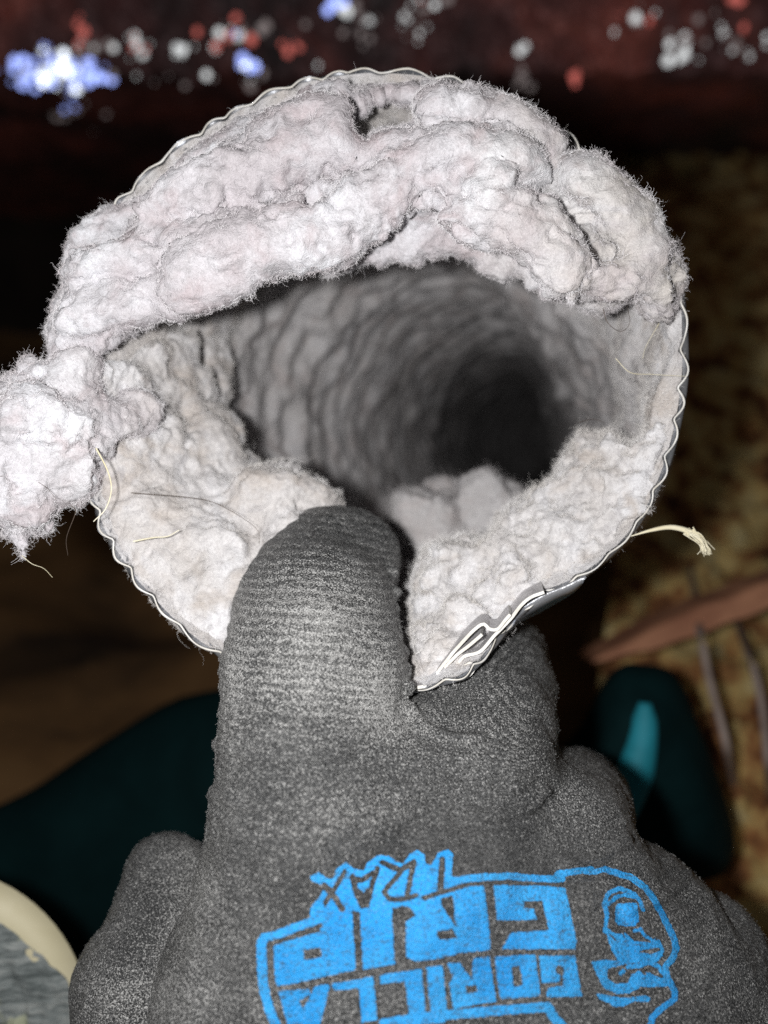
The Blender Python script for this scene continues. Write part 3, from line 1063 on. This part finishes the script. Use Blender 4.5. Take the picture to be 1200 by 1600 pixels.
dst = (0.75 * G_(490, 960, 130, 60) + 0.5 * G_(470, 1060, 120, 60) + 0.8 * G_(600, 1085, 50, 60) + 0.6 * G_(355, 1080, 30, 160) + 0.55 * G_(300, 1400, 45, 190)
       + 0.5 * G_(640, 1130, 90, 40) + 0.6 * G_(200, 1560, 80, 60) + 0.3 * G_(440, 1560, 200, 40) + 0.4 * G_(545, 1270, 110, 40) - 0.25 * G_(620, 1330, 200, 90) + 0.3 * G_(1080, 1500, 60, 60) + 0.3 * G_(900, 1250, 60, 50) - 0.4 * G_(510, 830, 110, 35)
       - 0.4 * G_(800, 1350, 160, 70))
for nm, arr in (("rib_phase", ph_), ("rib_weight", wgt), ("dust", dst)):
    at_ = gob.data.attributes.new(nm, 'FLOAT', 'POINT')
    if len(at_.data) == len(arr):
        at_.data.foreach_set("value", arr.astype(np.float32))
fuzz("knit_fuzz", gV, gQ, hand, fibre_mat("glove_fibres", (0.16, 0.16, 0.16), (0.36, 0.36, 0.355)), 260, 0.035, 0.0022, 0.5, seed=88, view_min=-0.1)
GL_BVH = BVHTree.FromPolygons([Vector(v) for v in gV], [tuple(int(k) for k in f) for f in gQ])

# ---- the printing on the back of the glove
A_ = lambda pts: [(390 + u * 0.25, 1310 + v * 0.25) for u, v in pts]      # traced on three enlarged views
B_ = lambda pts: [(600 + u * 0.25, 1310 + v * 0.25) for u, v in pts]
C_ = lambda pts: [(800 + u * 0.25, 1330 + v * 0.25) for u, v in pts]
D_ = lambda pts: [(480 + u * 0.2, 1310 + v * 0.2) for u, v in pts]
INK = [  # filled areas
    # P, I and the cloud behind the small word
    A_([(150, 665), (440, 580), (455, 500), (380, 515), (380, 430), (440, 360), (470, 300), (385, 260), (380, 235), (430, 205), (480, 245),
        (520, 250), (540, 190), (600, 145), (645, 185), (710, 205), (740, 150), (800, 105), (870, 110), (910, 140), (960, 160), (1000, 100),
        (1045, 75), (1090, 100), (1105, 170), (1140, 160), (1180, 90), (1240, 70), (1270, 100), (1260, 240), (1340, 240), (1340, 400),
        (1180, 395), (1010, 480), (890, 425), (905, 760), (920, 785), (725, 820), (665, 815), (180, 925), (160, 880)]),
    # R
    B_([(135, 520), (190, 490), (200, 460), (130, 400), (320, 400), (345, 350), (440, 330), (530, 295), (620, 295), (670, 690), (490, 715), (210, 768), (140, 740)]),
    # G
    B_([(680, 292), (1050, 296), (1130, 315), (1200, 640), (1190, 690), (735, 688), (790, 585), (1030, 572), (985, 390), (870, 390), (870, 435), (930, 438), (955, 508), (705, 510)]),
    # lower word: A
    A_([(180, 950), (370, 935), (385, 970), (310, 1010), (335, 1065), (410, 915), (505, 905), (440, 1170), (240, 1170)]),
    # L, L
    A_([(510, 905), (775, 858), (808, 1130), (700, 1150), (685, 935), (530, 945)]),
    A_([(815, 850), (1075, 812), (1100, 1090), (1000, 1105), (970, 890), (820, 905)]),
    # I
    B_([(262, 800), (365, 790), (390, 1065), (290, 1085)]),
    # R
    B_([(395, 780), (470, 770), (545, 880), (555, 745), (655, 735), (700, 1015), (430, 1060), (405, 895), (430, 870)]),
    # O
    B_([(690, 735), (945, 722), (975, 975), (940, 988), (735, 1000), (705, 960)]),
    # G
    B_([(965, 730), (1190, 728), (1235, 985), (1010, 990), (1020, 930), (1115, 915), (1120, 800), (1085, 785), (1070, 800), (1070, 840), (1100, 850), (1095, 895), (985, 900)]),
    # emblem: brow, cheeks, muzzle and chin
    C_([(580, 500), (640, 560), (740, 620), (860, 640), (920, 620), (940, 650), (900, 690), (800, 690), (720, 705), (660, 690), (620, 620)]),
    C_([(640, 345), (660, 330), (780, 330), (790, 440), (770, 470), (720, 470), (660, 465), (640, 440)]),
    C_([(490, 690), (560, 675), (640, 680), (700, 705), (590, 730), (590, 790), (640, 825), (720, 820), (740, 770), (790, 745), (860, 760), (930, 790),
        (975, 780), (1010, 840), (900, 850), (800, 845), (730, 885), (650, 890), (570, 850), (530, 780)]),
    C_([(520, 880), (620, 905), (720, 915), (830, 895), (860, 915), (850, 940), (760, 935), (690, 970), (640, 970), (540, 920)]),
    C_([(640, 520), (700, 510), (760, 560), (860, 570), (890, 540), (910, 600), (800, 620), (720, 590)]),
]
HOLE = [
    A_([(335, 695), (445, 675), (455, 735), (345, 760)]),
    A_([(640, 445), (690, 460), (712, 815), (665, 820)]),
    B_([(55, 440), (110, 418), (160, 430), (200, 485), (140, 510), (125, 540), (130, 740), (85, 785)]),
    B_([(350, 370), (430, 355), (445, 545), (360, 430)]),
    B_([(325, 580), (430, 558), (455, 620), (345, 632)]),
    B_([(505, 920), (575, 912), (580, 955), (515, 962)]),
    B_([(795, 795), (845, 790), (865, 920), (808, 925)]),
    C_([(660, 720), (700, 730), (700, 770), (675, 775)][::-1]),
]
PEN = [  # blue outline strokes (half width in px)
    (A_([(95, 622), (200, 590), (300, 550), (440, 500), (440, 420)]), 6.5),
    (A_([(95, 622), (75, 650), (85, 900), (120, 1050), (170, 1180)]), 7.5),
    (B_([(420, 270), (560, 245), (760, 235), (950, 250), (1090, 258), (1095, 225), (1200, 205), (1290, 190)]), 5.5),
    (C_([(280, 150), (310, 180), (290, 140), (400, 120), (510, 130), (570, 115), (640, 135), (740, 165), (830, 230), (900, 330), (960, 450), (1000, 530),
         (1020, 600), (1000, 670), (955, 720), (965, 790), (1010, 870), (1010, 920), (920, 990), (870, 1040), (860, 1090)]), 5.0),
    (B_([(0, 1150), (200, 1120), (500, 1090), (800, 1065), (1020, 1050), (1060, 1120), (1110, 1170)]), 7.5),
    (A_([(840, 1155), (1000, 1140), (1200, 1120)]), 7.0),
    (C_([(575, 500), (590, 400), (570, 330), (600, 260), (670, 232), (750, 260), (800, 320), (815, 360)]), 3.4),
    (C_([(600, 330), (640, 290), (700, 270), (760, 290)]), 3.0),
    (C_([(580, 480), (640, 530), (700, 590), (780, 620)]), 2.6),
    (C_([(760, 500), (800, 490), (830, 530), (880, 560)]), 2.6),
    (C_([(720, 720), (790, 715), (860, 690), (910, 720), (950, 770)]), 3.6),
    (C_([(800, 690), (920, 650), (935, 620), (905, 560)]), 2.8),
    (C_([(675, 760), (690, 745)]), 3.6),
]
GAP = [  # bare lines through the blue
    (A_([(120, 650), (240, 610), (350, 575), (440, 545), (440, 515)]), 4.0),
    (A_([(440, 470), (490, 370), (545, 290), (590, 205)]), 4.0),
    (A_([(465, 290), (520, 350), (580, 440)]), 5.0),
    (A_([(640, 235), (665, 330), (705, 420), (735, 415), (770, 280), (800, 190)]), 4.5),
    (A_([(650, 250), (700, 262), (770, 215)]), 4.5),
    (A_([(680, 330), (720, 380), (745, 330)]), 5.0),
    (A_([(830, 150), (900, 185), (945, 200), (1030, 150), (985, 345)]), 4.5),
    (A_([(945, 215), (880, 285), (840, 335), (870, 375), (960, 380), (1040, 355)]), 4.0),
    (B_([(365, 135), (350, 330)]), 5.0),
    (B_([(250, 370), (340, 340), (400, 325), (490, 295)]), 4.2),
    (B_([(540, 280), (700, 275), (900, 272), (1110, 290)]), 4.2),
    (B_([(650, 290), (690, 690)]), 6.0),
    (A_([(180, 935), (400, 905), (700, 835), (920, 795), (1090, 775)]), 4.0),
    (B_([(460, 725), (700, 712), (1190, 705)]), 3.6),
    (A_([(785, 850), (812, 1120)]), 3.2),
    (B_([(250, 800), (275, 1090)]), 3.0),
    (B_([(375, 780), (410, 1060)]), 3.2),
    (B_([(672, 720), (712, 1010)]), 3.2),
    (B_([(955, 725), (985, 990)]), 2.6),
    (C_([(700, 540), (690, 520)]), 1.5), (C_([(800, 740), (830, 770)]), 2.0), (C_([(850, 740), (900, 765)]), 1.8),
]
GX0, GY0, GSTEP = 385, 1318, 1.5
gx = GX0 + np.arange(int((1075 - GX0) / GSTEP)) * GSTEP
gy = GY0 + np.arange(int((1616 - GY0) / GSTEP)) * GSTEP
XX, YY = np.meshgrid(gx, gy, indexing='ij')


def seg_dist(pts, closed):
    pts = np.asarray(pts, float)
    dm = np.full(XX.shape, 1e3)
    for i in range(len(pts) if closed else len(pts) - 1):
        a, b = pts[i], pts[(i + 1) % len(pts)]
        ab = b - a
        t = np.clip(((XX - a[0]) * ab[0] + (YY - a[1]) * ab[1]) / (ab @ ab + 1e-9), 0, 1)
        dm = np.minimum(dm, np.hypot(XX - a[0] - t * ab[0], YY - a[1] - t * ab[1]))
    return dm


def area(poly):
    d = seg_dist(poly, True)
    return np.where(poly_inside(poly, XX, YY), d, -d)


fld = np.full(XX.shape, -50.0)
for q in INK:
    fld = np.maximum(fld, area(q))
for q, wd in PEN:
    pass
for q in HOLE:
    fld = np.minimum(fld, -area(q))
for q, wd in GAP:
    fld = np.minimum(fld, seg_dist(q, False) - wd)
for q, wd in PEN:
    fld = np.maximum(fld, wd - seg_dist(q, False))
fld = fld + 0.9 * noise(np.stack([XX, YY, 0 * XX], -1), 0.16, 71) + 0.5 * noise(np.stack([XX, YY, 0 * XX], -1), 0.4, 72)
# polygonise the print and lay it on the glove, a hair's breadth proud
vert_id, PV, PF = {}, [], []


def pv(x, y):
    key = (round(x, 3), round(y, 3))
    if key not in vert_id:
        d = Vector(((x - 600) / F, 1.0, (800 - y) / F)).normalized()
        h = GL_BVH.ray_cast(Vector((0, 0, 0)), d)
        if h[0] is None:
            return None
        vert_id[key] = len(PV)
        nn = np.array(h[1])
        nn = nn if nn @ np.array(d) < 0 else -nn
        PV.append(np.array(h[0]) + nn * 0.016)
    return vert_id[key]


nx, ny = fld.shape
anyp = (fld > 0)
cells = np.argwhere(anyp[:-1, :-1] | anyp[1:, :-1] | anyp[1:, 1:] | anyp[:-1, 1:])
for i, j in cells:
    cs = [(i, j), (i + 1, j), (i + 1, j + 1), (i, j + 1)]
    vals = [fld[c] for c in cs]
    pts_ = []
    for k in range(4):
        a, b = cs[k], cs[(k + 1) % 4]
        va, vb = vals[k], vals[(k + 1) % 4]
        if va > 0:
            pts_.append((gx[a[0]], gy[a[1]]))
        if (va > 0) != (vb > 0):
            t = va / (va - vb)
            pts_.append((gx[a[0]] * (1 - t) + gx[b[0]] * t, gy[a[1]] * (1 - t) + gy[b[1]] * t))
    if len(pts_) >= 3:
        ids = [pv(*p) for p in pts_]
        if None not in ids and len(set(ids)) == len(ids):
            PF.append(ids[::-1])
obj("printed_logo", np.array(PV), PF, M_PRINT, hand, label="blue upside-down lettering and face emblem printed on the back")

# ------------------------------------------------------------------ background
def sheet(corners, nu, nv, bump, scale, seed, oct_=4, ridged=False):
    """a bumpy sheet over four (px, py, depth) corners, normals to the viewer"""
    c = [at(*q) for q in corners]
    u = np.linspace(0, 1, nu)[:, None, None]
    v = np.linspace(0, 1, nv)[None, :, None]
    P = (c[0] * (1 - u) + c[1] * u) * (1 - v) + (c[3] * (1 - u) + c[2] * u) * v
    n = np.cross(c[1] - c[0], c[3] - c[0])
    n /= np.linalg.norm(n)
    if n[1] > 0:
        n = -n
    P = P + n * (bump * fbm(P, scale, oct_, seed, ridged=ridged))[..., None]
    return P.reshape(-1, 3), grid_faces(nu, nv), n


# dark floor behind everything
V, Q, _ = sheet([(-900, 520, 150), (2100, 520, 150), (2100, 2300, 18), (-900, 2300, 18)], 90, 70, 1.5, 0.12, 31)
fl_o = obj("attic_floor", V, Q, mottled("brown_floor", [(0.34, (0.05, 0.03, 0.018)), (0.5, (0.28, 0.15, 0.06)), (0.68, (0.42, 0.24, 0.10))], 0.07, 0.9, 0.6),
           None, base=(0, 60, -10), kind="structure")
fl_o["label"] = "dark brown floor far behind the duct"
# back wall
V, Q, _ = sheet([(-1200, -1200, 155), (2400, -1200, 155), (2400, 560, 155), (-1200, 560, 155)], 30, 30, 1.0, 0.1, 32)
bw = obj("back_wall", V, Q, mottled("black_boards", [(0.3, (0.012, 0.010, 0.010)), (0.7, (0.05, 0.035, 0.03))], 0.08), None, base=(0, 155, 30), kind="structure")

# crumpled foil sheet along the top
fs = thing("foil_blanket", "crumpled dark reddish foil sheet with added glint facets across the top behind the duct", "foil sheet", at(600, 200, 58))
uu_, vv_ = np.meshgrid(np.linspace(-350, 1550, 260), np.linspace(0, 1, 110), indexing='ij')
dd_ = 50 + 10 * vv_ + 260 * np.clip(vv_ - 0.64, 0, 1) ** 1.5
V = at(uu_, -260 + 600 * vv_, dd_)
V = V + (1.4 * fbm(V * np.array([1, 0.4, 1]), 0.35, 4, 33, ridged=True))[..., None] * np.array([0, -1.0, 0.3])
V = V.reshape(-1, 3)
Q = grid_faces(260, 110)
mm = Mat("reddish_foil", rough=0.5, metal=0.35)
cc = mm.ramp(mm.noise(0.09, 4, 0.6, 0.8), [(0.36, (0.14, 0.115, 0.125)), (0.52, (0.34, 0.16, 0.165)), (0.68, (0.78, 0.26, 0.22))])
obj("sheet", V, Q, mm.set(cc, mm.bump(mm.noise(0.8, 4), 0.08, 0.5)), fs, smooth=False)


def spark_mat(name, col, rough):
    m = Mat(name, rough=rough, metal=1.0, color=col)
    return m.m


SPARK = [spark_mat("white_glint_facet", (0.80, 0.84, 0.86), 0.33), spark_mat("blue_glint_facet", (0.34, 0.44, 1.0), 0.28),
         spark_mat("red_glint_facet", (0.80, 0.20, 0.17), 0.38), spark_mat("bright_glint_facet", (0.80, 0.88, 1.0), 0.24),
         spark_mat("dull_glint_facet", (0.42, 0.36, 0.36), 0.42)]
SP = [  # cx, cy, spread x, spread y, count, weights over the five materials, size
    (85, 110, 75, 26, 80, (0.15, 0.6, 0, 0.25, 0), 0.26), (100, 112, 24, 14, 20, (0, 0.2, 0, 0.8, 0), 0.30), (145, 122, 12, 10, 8, (0, 1, 0, 0, 0), 0.28),
    (100, 165, 60, 22, 14, (0, 0.45, 0, 0, 0.55), 0.2), (128, 52, 8, 16, 7, (0, 0, 1, 0, 0), 0.24),
    (150, 72, 90, 16, 16, (0.55, 0, 0.1, 0, 0.35), 0.2), (215, 75, 14, 20, 12, (0.5, 0, 0.2, 0, 0.3), 0.22), (282, 78, 7, 14, 6, (0.9, 0, 0, 0, 0.1), 0.24),
    (345, 55, 40, 22, 16, (0.4, 0.15, 0.4, 0, 0.05), 0.23), (388, 102, 13, 14, 12, (0.1, 0.6, 0, 0.3, 0), 0.26), (450, 72, 12, 8, 6, (0, 0, 1, 0, 0), 0.23),
    (300, 125, 130, 14, 14, (0.15, 0, 0, 0, 0.85), 0.22), (525, 10, 14, 10, 9, (0.5, 0.5, 0, 0, 0), 0.27), (565, 35, 22, 24, 12, (0.5, 0, 0, 0, 0.5), 0.22),
    (640, 40, 40, 30, 14, (0.3, 0, 0, 0, 0.7), 0.22), (680, 4, 40, 6, 8, (0.7, 0, 0.1, 0, 0.2), 0.25), (820, 78, 10, 6, 5, (0.9, 0, 0, 0, 0.1), 0.25),
    (818, 120, 10, 18, 7, (0.3, 0, 0, 0, 0.7), 0.22), (896, 120, 10, 10, 4, (0, 0, 1, 0, 0), 0.24), (1000, 30, 50, 34, 10, (0.2, 0, 0.15, 0, 0.65), 0.22),
    (1065, 80, 16, 12, 6, (0.8, 0, 0, 0, 0.2), 0.23), (1130, 40, 60, 36, 14, (0.35, 0, 0.2, 0, 0.45), 0.24), (1152, 2, 12, 4, 5, (0, 0, 1, 0, 0), 0.3),
    (1175, 75, 30, 20, 8, (0.4, 0, 0, 0, 0.6), 0.22), (420, 40, 60, 14, 8, (0, 0.2, 0.1, 0, 0.7), 0.22)]
FB = BVHTree.FromPolygons([Vector(v) for v in V], [tuple(int(k) for k in f) for f in Q])
SV, SF, SM = [], [], []  # added facets, each turned to throw the flash back as a glint
for cx, cy, sx, sy, n, wts, size in SP:
    for k in range(n):
        x, y = cx + r3.normal() * sx * 0.6, cy + r3.normal() * sy * 0.6
        d = Vector(((x - 600) / F, 1.0, (800 - y) / F)).normalized()
        h = FB.ray_cast(Vector((0, 0, 0)), d)
        if h[0] is None:
            continue
        p = np.array(h[0]) - np.array(d) * 0.25
        l = LIGHT - p
        v = -p
        hn = l / np.linalg.norm(l) + v / np.linalg.norm(v)
        hn = hn / np.linalg.norm(hn) + r3.normal(size=3) * 0.016
        hn /= np.linalg.norm(hn)
        a = np.cross(hn, [0.2, 0.1, 1])
        a /= np.linalg.norm(a)
        b = np.cross(hn, a)
        st = len(SV)
        rr = size * (0.45 + 0.95 * r3.random() ** 1.8) * 1.2
        asp = r3.uniform(0.6, 1.0)
        for q in range(6):
            t = q / 6 * 2 * math.pi
            SV.append(p + a * math.cos(t) * rr * asp + b * math.sin(t) * rr - hn * 0.007)
        SV.append(p)
        mi = r3.choice(5, p=np.array(wts) / sum(wts))
        for q in range(6):
            SF.append((st + q, st + (q + 1) % 6, st + 6))
            SM.append(mi)
fleck = obj("glint_facet", np.array(SV), SF, SPARK, fs, smooth=False, kind="stuff")
fleck.data.polygons.foreach_set("material_index", np.array(SM, np.int32))

# fibreglass batt at the right
ib = thing("insulation_batt", "mottled yellow brown fibreglass insulation at the right behind the duct", "insulation", at(1050, 1500, 30))
V, Q, _ = sheet([(1060, 150, 100), (1650, 150, 100), (1650, 1900, 20), (820, 1900, 20)], 120, 200, 0.9, 0.5, 41)
ub_, vb_ = np.meshgrid(np.linspace(0, 1, 120), np.linspace(0, 1, 200), indexing='ij')
V[:, 0] -= (34 * np.clip((0.45 - vb_) / 0.45, 0, 1) * (1 - ub_)).ravel()
obj("batt", V, Q, mottled("yellow_fibreglass", [(0.36, (0.10, 0.035, 0.018)), (0.46, (0.42, 0.19, 0.07)), (0.54, (0.76, 0.56, 0.22)), (0.70, (0.85, 0.74, 0.42))],
                          0.55, 0.95, 0.5, 5, 0.3), ib)
# wooden joist
jo = thing("wooden_joist", "orange brown wooden joist slanting across the insulation at the right", "joist", at(1080, 985, 31))
p0, p1 = at(925, 1032, 28.5), at(1330, 880, 27.0)
ax = (p1 - p0)
up = np.array([0.12, 0.0, 0.95])
thk = np.array([0, 1.6, 0])
nj = 26
V = []
for i in range(nj):
    c = p0 + ax * i / (nj - 1)
    hw = (0.55 + 0.05 * math.sin(i * 1.3)) * min(1, 0.12 + i / 9)
    for (a, b) in ((-1, 0), (-0.85, -0.12), (0.85, -0.12), (1, 0), (1, 1), (-1, 1)):
        V.append(c + up * hw * a + thk * b)
Fc = []
for i in range(nj - 1):
    for k in range(6):
        Fc.append((i * 6 + k, i * 6 + (k + 1) % 6, (i + 1) * 6 + (k + 1) % 6, (i + 1) * 6 + k))
Fc += [tuple(range(6)), tuple(range((nj - 1) * 6, nj * 6))[::-1]]
obj("beam", np.array(V), Fc, mottled("joist_wood", [(0.3, (0.36, 0.15, 0.085)), (0.7, (0.62, 0.30, 0.17))], 0.5, 0.8, 0.1), jo, smooth=False)
# cables over the joist
M_CABLE = mottled("mauve_cable", [(0.3, (0.30, 0.23, 0.20)), (0.7, (0.46, 0.37, 0.33))], 1.0, 0.7, 0.05)
for lab, pth in (("pale mauve cable crossing the joist, nearer the duct", [(1078, 880), (1092, 975), (1108, 1060), (1132, 1150), (1150, 1240)]),
                 ("pale mauve cable at the right end of the joist", [(1130, 930), (1165, 1010), (1190, 1100), (1205, 1260)])):
    p = catmull(pth, 24)
    V, Fc = tube(at(p[:, 0], p[:, 1], np.interp(np.linspace(0, 1, 24), [0, 0.3, 0.8, 1], [38, 26.5, 24.5, 30])), 0.13, 10)
    c_ = obj("cable", V, Fc, M_CABLE, None, base=at(pth[-1][0], pth[-1][1], 25.0))
    tag(c_, lab, "cable", "cables over the joist")


# dark teal cloth shapes: lofted soft solids
def soft(outline, d, thick, mat, name, parent=None, base=None, n=96, rings=10, seed=0):
    P = catmull(outline, n, closed=True)
    c = P.mean(0)
    rows = []
    for k in range(rings + 1):
        a = k / rings * math.pi
        sc = math.sin(a) ** 0.55 if 0 < k < rings else 0.02
        dd = d - math.cos(a) * thick
        q = c + (P - c) * sc
        rows.append(at(q[:, 0], q[:, 1], dd))
    V = np.stack(rows, 0)
    V = V + (0.25 * fbm(V, 0.4, 3, seed))[..., None] * np.array([0.2, 1, 0.2])
    m = V.shape[1]
    Q = grid_faces(rings + 1, m)
    Q = np.vstack([Q, np.array([(i * m + m - 1, (i + 1) * m + m - 1, (i + 1) * m, i * m) for i in range(rings)])])
    return obj(name, V.reshape(-1, 3), Q, mat, parent, base=base)


M_TEAL = mottled("dark_teal_cloth", [(0.3, (0.001, 0.008, 0.009)), (0.7, (0.0035, 0.020, 0.022))], 0.3, 0.85, 0.1)
M_TEAL.node_tree.nodes['Principled BSDF'].inputs['Specular IOR Level'].default_value = 0.08
M_HIGHLIGHT = mottled("painted_teal_highlight", [(0.3, (0.0, 0.17, 0.22)), (0.7, (0.015, 0.29, 0.38))], 0.4, 0.7, 0.05)
tb = thing("teal_boot", "dark teal rounded shape with a painted teal highlight behind the knuckles", "boot", at(1040, 1370, 26))
soft([(960, 1050), (1010, 1040), (1060, 1060), (1095, 1140), (1125, 1220), (1148, 1300), (1140, 1350), (1090, 1372), (1000, 1360), (920, 1330),
      (850, 1290), (840, 1200), (900, 1150)], 23.0, 2.0, M_TEAL, "body", tb, seed=51)
p = catmull([(1008, 1098), (1005, 1150), (990, 1210), (965, 1260)], 26)  # highlight painted as a bright teal strip over the dark shape
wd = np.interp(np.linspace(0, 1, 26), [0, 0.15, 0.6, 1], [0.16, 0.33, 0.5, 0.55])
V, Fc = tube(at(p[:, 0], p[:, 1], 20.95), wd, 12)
obj("painted_highlight", V, Fc, M_HIGHLIGHT, tb)
tc_ = soft([(-500, 1420), (-250, 1330), (0, 1258), (120, 1185), (250, 1105), (340, 1075), (460, 1060), (620, 1090), (700, 1300), (640, 1700), (200, 1900), (-400, 1900)],
           27, 2.0, M_TEAL, "trouser_leg", None, base=at(150, 1600, 27), seed=52)
tag(tc_, "very dark teal cloth filling the lower left behind the thumb", "cloth")

# cream rimmed pad at the lower left corner
pad = thing("round_pad", "cream rimmed round pad with scuffed grey face in the lower left corner", "pad", at(-40, 1600, 15))


def disc(r0, r1, d0, d1, cx, cy, n=72):
    a = np.linspace(0, 2 * math.pi, n, endpoint=False)
    rows = [at(cx + np.cos(a) * r0, cy + np.sin(a) * r0 * 1.02, d0), at(cx + np.cos(a) * (r0 * 0.4 + r1 * 0.6), cy + np.sin(a) * (r0 * 0.4 + r1 * 0.6) * 1.02, d0 - 0.14),
            at(cx + np.cos(a) * r1, cy + np.sin(a) * r1 * 1.02, d1), at(cx + np.cos(a) * r1 * 1.0, cy + np.sin(a) * r1, d1 + 1.2)]
    V = np.stack(rows, 0)
    m = n
    Q = grid_faces(4, m)
    Q = np.vstack([Q, np.array([(i * m + m - 1, (i + 1) * m + m - 1, (i + 1) * m, i * m) for i in range(3)])])
    return V.reshape(-1, 3), Q


V, Q = disc(90, 240, 15.0, 15.1, -100, 1600)
obj("rim", V, Q, mottled("cream_rubber", [(0.3, (0.52, 0.47, 0.30)), (0.7, (0.62, 0.57, 0.40))], 0.6, 0.6, 0.03), pad)
u = np.linspace(0, 1, 60)
aa = np.linspace(0, 2 * math.pi, 120, endpoint=False)
RR, AA = np.meshgrid(u, aa, indexing='ij')
V = at(-64 + np.cos(AA) * RR * (186 + 6 * np.sin(AA * 9)), 1622 + np.sin(AA) * RR * (186 + 6 * np.sin(AA * 9)), 14.78 + 0.1 * RR ** 6)
V = V + (0.10 * fbm(V * np.array([1, 1, 0.5]), 2.2, 4, 53))[..., None] * np.array([0, 1, 0])
V = V.reshape(-1, 3)
Q = grid_faces(60, 120)
Q = np.vstack([Q, np.array([(i * 120 + 119, (i + 1) * 120 + 119, (i + 1) * 120, i * 120) for i in range(59)])])
m = Mat("scuffed_grey_face", rough=0.85)
rot = m.node("ShaderNodeMapping")
rot.inputs["Rotation"].default_value = (0, math.radians(-52), 0)
rot.inputs["Scale"].default_value = (0.9, 1, 4.5)
m.link(m.co, rot.inputs[0])
f1 = m.noise(1.6, 5, 0.7, 0.5, rot.outputs[0])
col = m.ramp(f1, [(0.34, (0.07, 0.085, 0.085)), (0.5, (0.19, 0.215, 0.215)), (0.66, (0.34, 0.36, 0.35))])
col = m.mix(m.ramp(m.noise(1.5, 3), [(0.60, (0, 0, 0)), (0.68, (0.7, 0.7, 0.7))]), col, (0.40, 0.42, 0.27))
obj("face", V, Q, m.set(col, m.bump(f1, 0.08, 0.9)), pad)

for o in SC.objects:
    if "base_cm" in o:
        del o["base_cm"]
